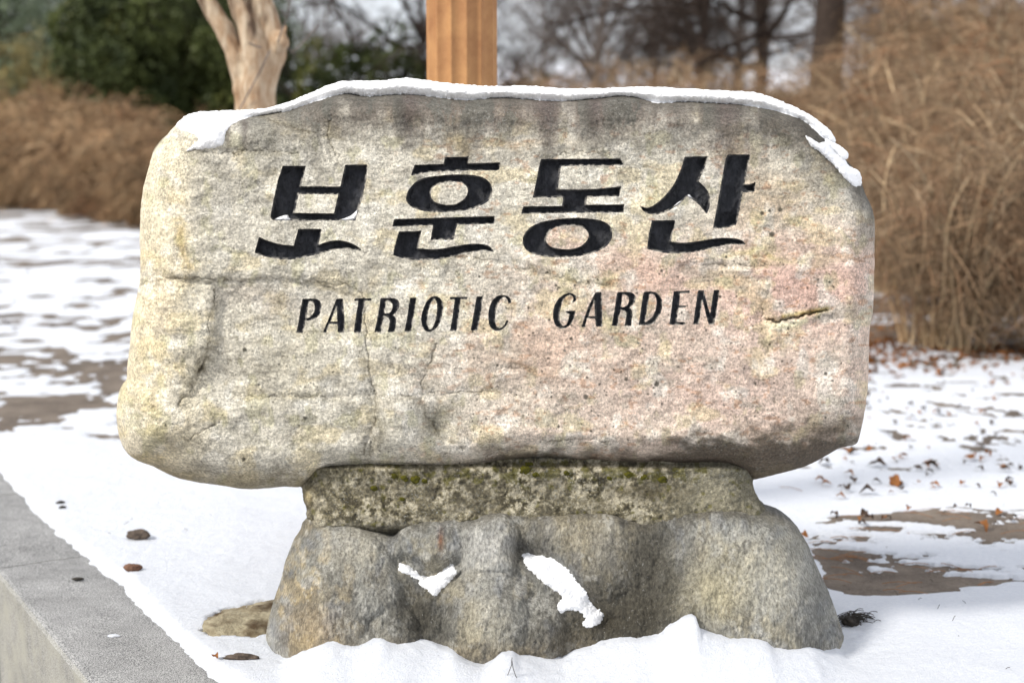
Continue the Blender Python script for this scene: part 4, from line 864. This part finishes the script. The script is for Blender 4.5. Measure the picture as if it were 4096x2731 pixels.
BC = make_brush('hedge_shrub', 23, 1.3, 1.0, 1.5, 60, 1500, 3600, '', 'shrub', M_TWIGR, M_TWIGR, 2.2, .6, 'dry reddish brown hedge shrubs on the left')
right = [  # view x, distance, scale, z-scale, label
 (2190, 9.0, 1.0, 1.0, 'pale arching dry shrub nearest the camera, its bare canes rising from the snow'),
 (2450, 9.3, 1.15, 1.05, 'dry tangled shrub cut by the right edge of the photo'),
 (2030, 12.0, 1.0, 1.0, 'brown dry shrub just right of the boulder, behind the pale arching one'),
 (2330, 11.2, 1.2, 1.15, 'second row dry shrub towering over the one at the right edge'),
 (2150, 12.4, 1.2, 1.15, 'brown shrub on the bank above the pale arching one'),
 (1960, 13.2, 1.15, 1.0, 'dry shrub rising over the right shoulder of the boulder'),
 (2400, 13.5, 1.35, 1.2, 'tall brown shrub in the upper right corner'),
 (1760, 14.5, 1.15, .95, 'brown shrub seen over the right end of the snow cap'),
 (2230, 15.5, 1.4, 1.2, 'brown shrub high on the bank left of the upper right corner'),
 (2060, 16.5, 1.35, 1.1, 'brown shrub below the thick dark trunk on the bank'),
 (1560, 16.0, 1.15, .95, 'low brown shrub seen above the middle of the snow cap'),
 (1860, 17.5, 1.3, 1.05, 'brown shrub at the foot of the dark branchy trees'),
 (1360, 17.5, 1.2, 1.2, 'low brown shrub over the snow cap, second to the right of the post'),
 (1660, 19.0, 1.3, 1.05, 'far brown shrub between the post and the dark trees'),
 (1180, 19.0, 1.15, 1.3, 'low brown shrub close to the right of the post'),
 (1460, 21.0, 1.4, 1.15, 'far low brown shrub under the bare spreading tree'),
 (1270, 22.5, 1.3, 1.3, 'farthest brown shrub near the right side of the post'),
 (2330, 19.0, 1.6, 1.3, 'topmost brown shrub on the bank at the right'),
 (2130, 20.5, 1.6, 1.2, 'far brown shrub on top of the bank, right of the thick trunk')]
used_ = {}
for i, (vx_, dist, s_, sz, lb) in enumerate(right):
    src = BA if i < 5 else BB; x, y = at(vx_, dist)
    place(src, x, y, random.uniform(0, 6.28), s_, sz * (.80 if dist > 14 else .92), first=(id(src) not in used_), label=lb); used_[id(src)] = 1
left = [(20, 27.5, 1.25, .95, 'brown hedge shrub at the left edge of the photo'), (100, 26.5, 1.3, 1.1, 'brown hedge shrub second from the left edge'), (180, 24.8, 1.2, 1.15, 'brown hedge shrub third from the left edge, lowest in front'),
        (250, 23.6, 1.2, 1.1, 'brown hedge shrub left of the boulder under the dark evergreen'), (330, 22.4, 1.1, .95, 'brown hedge shrub closest to the left side of the boulder'), (410, 22, 1.05, 1.0, 'brown hedge shrub peeping over the left shoulder of the boulder'),
        (-60, 28.0, 1.3, 1.0, 'brown hedge shrub mostly outside the left edge'), (215, 27.0, 1.35, 1.2, 'taller back-row brown shrub under the evergreens'), (520, 23.0, 1.1, 1.0, 'brown hedge shrub hidden mostly behind the boulder near the tree')]
for i, (vx_, dist, s_, sz, lb) in enumerate(left):
    x, y = at(vx_, dist); place(BC, x, y, random.uniform(0, 6.28), s_, sz, first=(i == 0), label=lb)

M_STRAW = simple('straw_twig', s2l(206, 188, 132), s2l(150, 134, 84), 3, 0.85, 0, use_attr=True)
x, y = at(130, 29.5); o_ = place(BA, x, y, 1.0, 1.75, 1.3, label='tall straw-coloured shrub standing up among the evergreens at the left'); o_['group'] = 'straw shrub'
for ch in o_.children:
    ch.data = ch.data.copy(); ch.data.materials.clear(); ch.data.materials.append(M_STRAW)
# ------------------------------------------------------------------ evergreens
def foliage(seed, rx, ry, rz_, n, leaf, gaps=.0, cone=0.0):
    r = np.random.default_rng(seed); out_ = []
    nc = 60; cc = unit(r.normal(size=(nc, 3))) * r.uniform(.45, .95, (nc, 1)); rad = r.uniform(.16, .34, nc)
    i = r.integers(0, nc, n); v = unit(r.normal(size=(n, 3))) * (r.uniform(.5, 1, (n, 1)) ** .5) * rad[i][:, None]
    p = cc[i] + v
    if cone: p[:, :2] *= (1 - cone * (p[:, 2:3] * .5 + .5)) * 1.2
    p = p * np.array([rx, ry, rz_]); p[:, 2] += rz_
    u = unit(r.normal(size=(n, 3))); w_ = unit(np.cross(u, r.normal(size=(n, 3)))); s_ = leaf * r.uniform(.6, 1.4, (n, 1))
    V = np.stack([p - u * s_, p + w_ * s_ * .45, p + u * s_, p - w_ * s_ * .45], 1).reshape(-1, 3)
    return V, np.arange(4 * n).reshape(n, 4)
def evergreen(name, seed, rx, ry, rz_, n, leaf, mat, label, cat='shrub', trunk_r=.08, lift=0.0, cone=0, group=None, flecks=0):
    root = empty(name); thing(root, label, cat, group)
    V, Q = foliage(seed, rx, ry, rz_, n, leaf, 0, cone); V[:, 2] += lift; FV = V.copy()
    link('foliage' if cat == 'shrub' else 'crown', mesh_np('foliage', V, quads=Q, smooth=False), mat, root)
    zt = lift + rz_ * 1.6; PT = np.array([[(0, 0, -.1), (.05, .02, zt * .35), (-.04, .03, zt * .7), (.02, 0, zt)]]); r = np.random.default_rng(seed)
    p, d, u, _ = grow_from(PT, 14, r, .9, .2); P2, R2 = arcs(p, d, r.uniform(.5, .9, 14) * rx, 5, .2, np.full(14, trunk_r * .35), np.full(14, .01), r)
    V, Q = merge([tubes(PT, np.array([[1.2, 1, .7, .3]]) * trunk_r, 8), tubes(P2, R2, 4)]); link('trunk' if cat == 'tree' else 'stem', mesh_np('trunk', V, quads=Q), M_DARKW, root)
    if flecks:
        r = np.random.default_rng(seed + 90); i = r.integers(0, n, flecks); p = FV[i * 4] + r.normal(0, .03, (flecks, 3)); p = p[p[:, 2] > lift + rz_ * .7]; m_ = len(p)
        s_ = r.uniform(.02, .055, (m_, 1)); u = unit(r.normal(size=(m_, 3)) * [1, 1, .3]); w_ = unit(np.cross(u, [0, 0, 1.0]))
        V = np.stack([p - u * s_, p + w_ * s_, p + u * s_ + [0, 0, .02], p - w_ * s_], 1).reshape(-1, 3)
        o = link('snow_flecks', mesh_np('snow_flecks', V, quads=np.arange(4 * m_).reshape(m_, 4)), M_SNOW, root); o['kind'] = 'stuff'
    return root
E1 = evergreen('evergreen_shrub', 31, 1.9, 1.6, 1.5, 30000, .05, M_LEAFM, 'large dark green evergreen shrub left of the smooth-barked tree', lift=.55)
x, y = at(405, 26.5); place(E1, x, y, .4, 1.12, 1.2, True)
x, y = at(430, 29); place(E1, x, y, 1.4, 1.25, 1.0, label='dark evergreen shrub deep in shade behind the large dark one')
x, y = at(350, 31); place(E1, x, y, 3.4, 1.0, 1.0, label='dark evergreen shrub in the back row left of the forked trunk')
x, y = at(500, 27.5); place(E1, x, y, 2.4, 1.1, 1.05, label='dark evergreen shrub directly behind the smooth-barked trunk')
x, y = at(300, 29); place(E1, x, y, 4.0, .62, 1.5, label='dark evergreen shrub behind the tall straw-coloured shrub')
E2 = evergreen('round_evergreen', 32, 1.25, 1.2, .95, 16000, .045, M_LEAFD, 'round clipped evergreen shrub dusted with snow between the tree and the post', flecks=300)
x, y = at(835, 24); place(E2, x, y, 0, 1.15, 1.5, True)
x, y = at(730, 25.5); place(E2, x, y, 2, 1.0, 1.3, label='smaller evergreen shrub just right of the smooth-barked trunk')
x, y = at(925, 25); place(E2, x, y, 4, .95, 1.45, label='evergreen shrub touching the left side of the post')
x, y = at(1200, 27); place(E2, x, y, 1, .9, 1.4, label='low greyish evergreen just right of the post')
# snow dusting on the round shrub
x, y = at(835, 24); r = np.random.default_rng(8); n = 200; a = r.uniform(0, 6.28, n); q_ = np.sqrt(r.uniform(0, 1, n)); 
p = np.stack([q_ * 1.15 * np.cos(a), q_ * 1.1 * np.sin(a), 2.95 * np.sqrt(1 - .55 * q_ ** 2) + r.normal(0, .05, n)], 1); u = unit(r.normal(size=(n, 3)) * np.array([1, 1, .3])); w_ = unit(np.cross(u, [0, 0, 1.0])); s_ = r.uniform(.02, .06, (n, 1))
V = np.stack([p - u * s_, p + w_ * s_, p + u * s_ + [0, 0, .02], p - w_ * s_], 1).reshape(-1, 3)
o = link('snow_dusting', mesh_np('snow_dusting', V, quads=np.arange(4 * n).reshape(n, 4)), M_SNOW, None, (x, y, ground_z(x, y))); thing(o, 'flecks of snow on top of the round evergreen shrub left of the post', 'snow'); o['kind'] = 'stuff'
E3 = evergreen('conifer_tree', 33, 1.7, 1.7, 2.6, 7500, .065, M_LEAFB, 'greyish green conifer at the upper left corner', 'tree', .16, 1.0, .45, flecks=500)
for i, (vx_, dist, s_, lb) in enumerate([(20, 30, 1.0, 'greyish green conifer at the upper left corner'), (130, 36, 1.15, 'conifer second from the left, with pale sky gaps around it'), (240, 37, 1.1, 'conifer third from the left behind the dark evergreen'), (340, 38, 1.3, 'conifer above the dark evergreen shrub'), (440, 36, 1.15, 'conifer directly left of the forked trunk'), (-70, 33, 1.2, 'conifer mostly outside the left edge'), (580, 44, 1.2, 'distant conifer behind the forked trunk')]):
    x, y = at(vx_, dist); place(E3, x, y, i * 1.3, s_, 1, i == 0, lb)

# ------------------------------------------------------------------ bare deciduous trees
def bare_tree(seed, h, tr_, label, n1=14, n2=120, n3=1100, n4=2600, spread=.55, thick=1.0):
    r = np.random.default_rng(seed); root = empty('bare_tree'); thing(root, label, 'tree')
    PT, RD = arcs(np.array([[0, 0, -.1]]), unit(np.array([[r.normal(0, .06), r.normal(0, .05), 1]])), np.array([h * .7]), 9, .08, np.array([tr_]), np.array([tr_ * .35]), r, 0, .1)
    link('trunk', mesh_np('trunk', *[tubes(PT, RD, 10)[0]], quads=tubes(PT, RD, 10)[1]), M_DARKW, root)
    p, d, u, _ = grow_from(PT, n1, r, spread, .28); d[:, 2] = np.abs(d[:, 2]) * .7; C1, R1 = arcs(p, unit(d), r.uniform(.35, .6, n1) * h, 8, .3, tr_ * (.55 - .25 * u), np.full(n1, tr_ * .12), r, .08, .2)
    p, d, u, _ = grow_from(C1, n2, r, .7, .15); C2, R2 = arcs(p, d, r.uniform(.12, .28, n2) * h, 6, .4, np.full(n2, tr_ * .13), np.full(n2, tr_ * .045), r, .08, .25)
    p, d, u, _ = grow_from(C2, n3, r, .8, .1); C3, R3 = arcs(p, d, r.uniform(.06, .14, n3) * h, 4, .4, np.full(n3, tr_ * .045 * thick), np.full(n3, tr_ * .022 * thick), r, .1, .25)
    p, d, u, _ = grow_from(C3, n4, r, .8, .1); C4, R4 = arcs(p, d, r.uniform(.03, .07, n4) * h, 3, .4, np.full(n4, tr_ * .024 * thick), np.full(n4, tr_ * .014 * thick), r, .1, .25)
    V, Q = merge([tubes(C1, R1, 6), tubes(C2, R2, 4), tubes(C3, R3, 3), tubes(C4, R4, 3)]); link('crown', mesh_np('crown', V, quads=Q), M_DARKW, root); return root
T1 = bare_tree(41, 5.0, .13, '', 16, 130, 1200, 3000, .8); T2 = bare_tree(42, 5.5, .14, '', 16, 120, 1100, 2800, .9)
trees = [(T1, 1610, 24, 1.0, 'dark spreading bare tree with tangled branches right of centre'), (T1, 1490, 34, 1.1, 'bare tree with fine grey twigs left of the dark spreading one'), (T2, 1740, 25, 1.0, 'dark bare tree left of the thick trunk on the bank'),
         (T2, 1370, 30, 1.1, 'grey bare tree midway between the post and the dark trees'), (T1, 1240, 60, 1.2, 'faint bare tree just right of the post'), (T2, 735, 40, 1.0, 'pale bare tree just right of the forked trunk'),
         (T2, 968, 25, .9, 'leaning bare tree trunk touching the left side of the post'), (T1, 2020, 30, 1.1, 'bare tree behind the bank, right of the thick trunk'), (T2, 80, 40, 1.2, 'bare tree between the conifers at the upper left'), (T1, 1680, 34, 1.2, 'farther bare tree filling the gap between the dark ones'), (T1, 2200, 28, 1.2, 'bare tree behind the top of the bank at the right')]
fst = {}
far_mesh = {}
for src, vx_, dist, s_, lb in trees:
    x, y = at(vx_, dist); o_ = place(src, x, y, random.uniform(0, 6.28), s_, 1, id(src) not in fst, lb); fst[id(src)] = 1
    if vx_ not in (1610, 1740, 968):
        for ch in o_.children:
            if ch.data.name not in far_mesh: far_mesh[ch.data.name] = ch.data.copy(); far_mesh[ch.data.name].materials.clear(); far_mesh[ch.data.name].materials.append(M_GREYW)
            ch.data = far_mesh[ch.data.name]
x, y = at(1875, 21.5); tb = empty('thick_trunked_tree', (x, y, ground_z(x, y))); thing(tb, 'thick dark tree trunk standing on the bank at the top of the photo', 'tree')
r = np.random.default_rng(55); PT, RD = arcs(np.array([[0, 0, -.2]]), np.array([[.03, 0, 1.0]]), np.array([5.5]), 12, .05, np.array([.27]), np.array([.15]), r, 0, .05); a_ = tubes(PT, RD, 14); link('trunk', mesh_np('trunk', a_[0], quads=a_[1]), M_DARKW, tb)
p, d, u, _ = grow_from(PT, 12, r, .8, .5); C1, R1 = arcs(p, d, r.uniform(1.2, 2.2, 12), 7, .3, np.full(12, .06), np.full(12, .02), r); p, d, u, _ = grow_from(C1, 160, r, .7); C2, R2 = arcs(p, d, r.uniform(.4, .9, 160), 5, .3, np.full(160, .014), np.full(160, .005), r)
V, Q = merge([tubes(C1, R1, 6), tubes(C2, R2, 3)]); link('crown', mesh_np('crown', V, quads=Q), M_DARKW, tb)

# ------------------------------------------------------------------ far hills
gx = np.linspace(-260, 260, 90); gy = np.linspace(95, 330, 50)
X, Y, Z, q = grid_mesh('h', gx, gy, lambda x, y: 3.2 + 17 * sstep(95, 230, y) * (.75 + .5 * fbm(x / 70, y / 90, 4, 701)) + 1.2 * fbm(x / 14, y / 14, 4, 703))
o = link('hills', mesh_np('hills', np.stack([X, Y, Z - 1.5], -1).reshape(-1, 3), quads=q), M_HILL); o['kind'] = 'structure'

# ------------------------------------------------------------------ small things
def blob(name, rx, ry, rz_, seed, mat, jag=.18):
    import bmesh
    bm = bmesh.new(); bmesh.ops.create_icosphere(bm, subdivisions=4, radius=1)
    for v in bm.verts:
        c = v.co; k = 1 + jag * float(fbm(np.array([c.x * 1.3 + c.z]), np.array([c.y * 1.3 - c.z * .7]), 4, seed)[0])
        v.co = Vector((c.x * rx * k, c.y * ry * k, c.z * rz_ * k))
    me = bpy.data.meshes.new(name); bm.to_mesh(me); bm.free(); me.polygons.foreach_set('use_smooth', [True] * len(me.polygons)); me.materials.append(mat); return me
def put_small(name, px, py, size, seed, mat, label, cat, rot=0, sink=.3):
    g = G(px, py, .03); me = blob(name, *[v * 1.25 for v in size], seed, mat, .6); o = link(name, me); o.location = (g[0], g[1], surf_z(g[0], g[1]) + size[2] * (1 - sink * 2)); o.rotation_euler[2] = rot; thing(o, label, cat); return o
me = blob('flat_rock', .12, .17, .042, 91, M_FLAT, .7); o = link('flat_rock', me, None, None, (frc[0] + .01, frc[1], .010)); thing(o, 'flat tan rock lying bare in the snow at the left foot of the pedestal', 'rock')
put_small('pebble', 545, 2157, (.030, .018, .014), 93, M_ROCKD, 'dark grey stone poking out of the snow between kerb and pedestal', 'rock', -.3, .1)
put_small('pebble', 535, 2287, (.020, .012, .010), 94, M_REDROCK, 'small reddish brown stone in the snow nearer the kerb', 'rock', 0, .1)
put_small('pebble', 955, 2638, (.034, .010, .006), 95, M_ROCKD, 'thin grey stone flake in front of the flat tan rock', 'rock', 0, .2)
put_small('pebble', 240, 2018, (.011, .006, .004), 96, M_POD, 'upper of two tiny dark seeds in the snow by the kerb', 'seed', .5, .1)
put_small('pebble', 248, 2038, (.010, .006, .004), 97, M_POD, 'lower of two tiny dark seeds in the snow by the kerb', 'seed', .4, .1)
put_small('pebble', 3590, 1922, (.018, .011, .009), 98, M_DRYL, 'brown stone in the snow right of the mortar neck', 'rock', 0, .1)
g = G(312, 2318, .01); o = link('seed_pod', blob('seed_pod', .019, .007, .005, 99, M_POD, .1), None, None, (g[0], g[1], .013)); thing(o, 'dark oval seed pod lying on the granite kerb', 'seed pod')
g = G(455, 2540, .01); o = link('snow_crumb', blob('snow_crumb', .016, .007, .004, 100, M_SNOW, .6), None, None, (g[0], g[1], .009)); thing(o, 'crumb of snow on the granite kerb', 'snow')

# fallen leaves: each its own object
def leaf_mesh(seed, L, W):
    r = np.random.default_rng(seed); n = 7; V = []
    for i in range(n):
        t = i / (n - 1); wd = W * math.sin(math.pi * min(max(t, .03), .97)) ** .8; z = L * .35 * math.sin(t * 2.4 + r.uniform(0, 1)) * r.uniform(.5, 1)
        V += [(-L / 2 + L * t, -wd, z + wd * r.uniform(.3, .9)), (-L / 2 + L * t, 0, z), (-L / 2 + L * t, wd, z + wd * r.uniform(.3, .9))]
    Q = [(i * 3 + j, i * 3 + j + 1, i * 3 + 4 + j, i * 3 + 3 + j) for i in range(n - 1) for j in range(2)]
    me = bpy.data.meshes.new('leaf'); me.from_pydata(V, [], Q); me.update(); me.materials.append(M_DRYL); me.polygons.foreach_set('use_smooth', [True] * len(me.polygons)); return me
LM = [leaf_mesh(s, .055, .016) for s in range(6)]
M_DLEAF = simple('dark_wet_leaf', s2l(72, 52, 36), s2l(44, 34, 26), 40, .6, .3, .003)
LD = [m.copy() for m in LM]
for m in LD: m.materials.clear(); m.materials.append(M_DLEAF)
def leaf(px, py, s_, lb, dark=False, grp=None):
    g = G(px, py, .03); me = random.choice(LD if dark else LM); o = bpy.data.objects.new('fallen_leaf', me); COL.objects.link(o)
    o.location = (g[0], g[1], surf_z(g[0], g[1]) + .006); o.rotation_euler = (random.uniform(-.5, .5), random.uniform(-.4, .4), random.uniform(0, 6.28)); o.scale = (s_,) * 3
    thing(o, lb, 'leaf', grp); return o
c8 = lambda x, y: (2730 + x * .638, 1731 + y * .638)
for (x, y, s_, dk, lb) in [(1020, 105, 1.0, 0, 'orange-brown leaf just under the right end of the boulder'), (890, 170, 1.0, 1, 'dark leaf under the boulder right of the neck'), (1220, 180, 1.3, 1, 'upright dark leaf casting a small shade in the right snow'), (1550, 200, 1.3, 1, 'long dark curled leaf in the snow at right'), (1385, 125, .8, 0, 'small orange leaf above the long dark curled one'), (1910, 105, .8, 0, 'small orange leaf near the right edge'), (2025, 215, .8, 1, 'dark leaf near the right edge of the snow field'),
                           (1340, 300, 1.2, 0, 'brown curled leaf in the middle of the right snow'), (1035, 340, .9, 1, 'dark leaf close to the right of the mortar neck'), (1160, 358, 1.1, 1, 'flat dark leaf right of the mortar neck'), (860, 285, .8, 0, 'pale brown leaf nearest the mortar neck'), (905, 305, .7, 0, 'tan leaf beside the pale brown one by the neck'), (2040, 305, .8, 1, 'dark leaf above the bare ground at the right edge'), (1130, 475, .8, 1, 'dark leaf below the neck in the right snow'), (1870, 560, 1.1, 0, 'tan leaf at the edge of the bare ground'), (755, 620, .8, 0, 'orange leaf tucked against the right side of the pedestal'), (1165, 65, .7, 0, 'faded leaf high in the right snow')]:
    leaf(*c8(x, y), s_, lb, dk)
c6 = lambda x, y: (x * .638, 1731 + y * .638)
leaf(*c6(1355, 1425), .5, 'tiny orange leaf by the kerb at the bottom of the photo')
for i in range(120):
    px_ = random.uniform(3330, 4090); py_ = random.uniform(1420, 2080)
    if px_ < 3480 and py_ > 1780 and px_ < 3000 + (2080 - py_): continue
    dk = random.random() < .6; band = 'far off under the dry shrubs' if py_ < 1560 else ('in the middle of the right snow' if py_ < 1820 else 'near the bare ground at right')
    leaf(px_, py_, random.uniform(.35, .85), ('small dark leaf ' if dk else 'small orange-brown leaf ') + band, dk, ('dark leaves ' if dk else 'orange leaves ') + band)
for i in range(45):
    leaf(random.uniform(0, 560), random.uniform(1000, 1330), random.uniform(.4, .9), 'dark leaf on the thin snow beyond the left side of the boulder', True, 'dark leaves on the left snow')
# leaf litter under the nearest shrub (nobody could count it)
r = np.random.default_rng(77); n = 2600
lx = np.concatenate([r.normal(2.1, .75, n // 2), r.normal(1.7, .5, n // 4), r.uniform(.9, 4.5, n // 4)]); ly = np.concatenate([r.normal(5.4, .55, n // 2), r.normal(5.2, .4, n // 4), r.uniform(4.6, 7.5, n // 4)])
zz = np.maximum(terrain(lx, ly), snow_h(lx, ly)) + .012; p = np.stack([lx, ly, zz], 1); n = len(p)
u = unit(r.normal(size=(n, 3)) * [1, 1, .5]); w_ = unit(np.cross(u, r.normal(size=(n, 3)) * [.4, .4, 1])); s_ = r.uniform(.014, .032, (n, 1)); V = np.stack([p - u * s_, p + w_ * s_ * .5, p + u * s_, p - w_ * s_ * .5], 1).reshape(-1, 3)
o = link('leaf_litter', mesh_np('leaf_litter', V, quads=np.arange(4 * n).reshape(n, 4), smooth=False), M_DRYL); thing(o, 'brown leaf litter under the nearest dry shrub at the right', 'leaf litter'); o['kind'] = 'stuff'
# orange pine needles on the bare ground
def needle_obj(p, d, name='pine_needle'):
    k = 5; t = np.linspace(-.5, .5, k); pts = p[None] + d[None] * t[:, None] + np.array([0, 0, 1])[None] * (.006 * np.cos(t * 3))[:, None]
    V, Q = tubes(pts[None], np.full((1, k), .0011), 3); return V, Q
nl = []
for i in range(200):
    x_ = random.uniform(.85, 2.0); y_ = random.uniform(.2, 1.9)
    if snow_h(np.array([x_]), np.array([y_]))[0] > ground_z(x_, y_) and random.random() < .97: continue
    a = random.uniform(-.9, .6); L_ = random.uniform(.05, .12); z_ = surf_z(x_, y_) + .003
    nl.append(needle_obj(np.array([x_, y_, z_]), np.array([math.cos(a), math.sin(a), 0]) * L_))
V, Q = merge(nl); o = link('pine_needles', mesh_np('pine_needles', V, quads=Q), M_NEEDLE); thing(o, 'orange dry pine needles strewn over the bare ground at the right', 'pine needles'); o['kind'] = 'stuff'
# dark tuft of needles and soil at the pedestal's right foot
g = G(3415, 2490, .03); nl = []
for i in range(70):
    a = random.uniform(-.7, 1.2); L_ = random.uniform(.02, .07); nl.append(needle_obj(np.array([g[0] + random.gauss(0, .022), g[1] + random.gauss(0, .018), surf_z(g[0], g[1]) + random.uniform(.0, .018)]), np.array([math.cos(a), math.sin(a) * .6, random.uniform(-.1, .3)]) * L_))
V, Q = merge(nl); o = link('needle_tuft', mesh_np('needle_tuft', V, quads=Q), M_POD); thing(o, 'dark tuft of old needles at the right foot of the pedestal', 'debris')
put_small('soil_clod', 3405, 2495, (.022, .018, .012), 120, M_POD, 'dark soil clod in the snow against the right foot of the pedestal', 'soil', 0, .2)
# two hair-thin grass blades in the front snow
V, Q = [], 0
nl = []
for pts in ([(2048, 2628), (2046, 2660), (2030, 2700), (2005, 2731)], [(2048, 2640), (2052, 2670), (2062, 2700), (2078, 2728)]):
    W = np.array([P(a, b, -.42) for a, b in pts]); nl.append(tubes(W[None], np.full((1, 4), .0009), 3))
V, Q = merge(nl); o = link('grass_blade', mesh_np('grass_blade', V, quads=Q), M_POD); thing(o, 'thin forked dry grass blade in the snow at the bottom centre', 'grass')
gt = []
for i in range(46):
    g_ = G(random.choice([random.uniform(350, 1180), random.uniform(3420, 4080), random.uniform(1000, 3300)]), random.uniform(2000, 2720), .03)
    if kerb_side(g_[0], g_[1]) < .03 or (abs(g_[0]) < 1.0 and g_[1] > -.42): continue
    z_ = surf_z(g_[0], g_[1]); L_ = random.uniform(.006, .028); k_ = np.linspace(0, 1, 4)[:, None]; a = random.uniform(0, 6.28)
    gt.append(tubes((np.array([[g_[0], g_[1], z_ - .002]]) + k_ * np.array([[math.cos(a) * L_ * .8, math.sin(a) * L_ * .8, L_]]) * np.array([[1, 1, 1]]) - np.array([[0, 0, 1]]) * k_ ** 2 * L_ * .5)[None], np.full((1, 4), .0008), 3))
V, Q = merge(gt); o = link('grass_tips', mesh_np('grass_tips', V, quads=Q), M_POD); thing(o, 'dry grass tips poking out of the near snow', 'grass'); o['kind'] = 'stuff'
# moss cushions on the neck
for i, (mx_, my_, s_) in enumerate([(1205,1078,1.5),(1215,1068,1.1),(955,1100,1.3),(930,1098,1.0),(975,1104,.9),(905,1092,.9),(1443,1090,1.1),(1480,1096,1.1),(1522,1100,1.2),(1230,1090,.9),(860,1120,.9),(925,1146,.9),(1400,1098,.8),(1300,1086,.8)]):
    px_, py_ = mx_ * S, my_ * S; W = P(px_, py_, float(neck_Y(px_, py_)))
    o = link('moss_cushion', blob('moss_cushion', .008 * s_, .0035, .006 * s_, 130 + i, M_MOSS, .9), None, ped); o.location = tuple(W - np.array([.05, 0.001, 0]))
print('objects', len(bpy.data.objects))
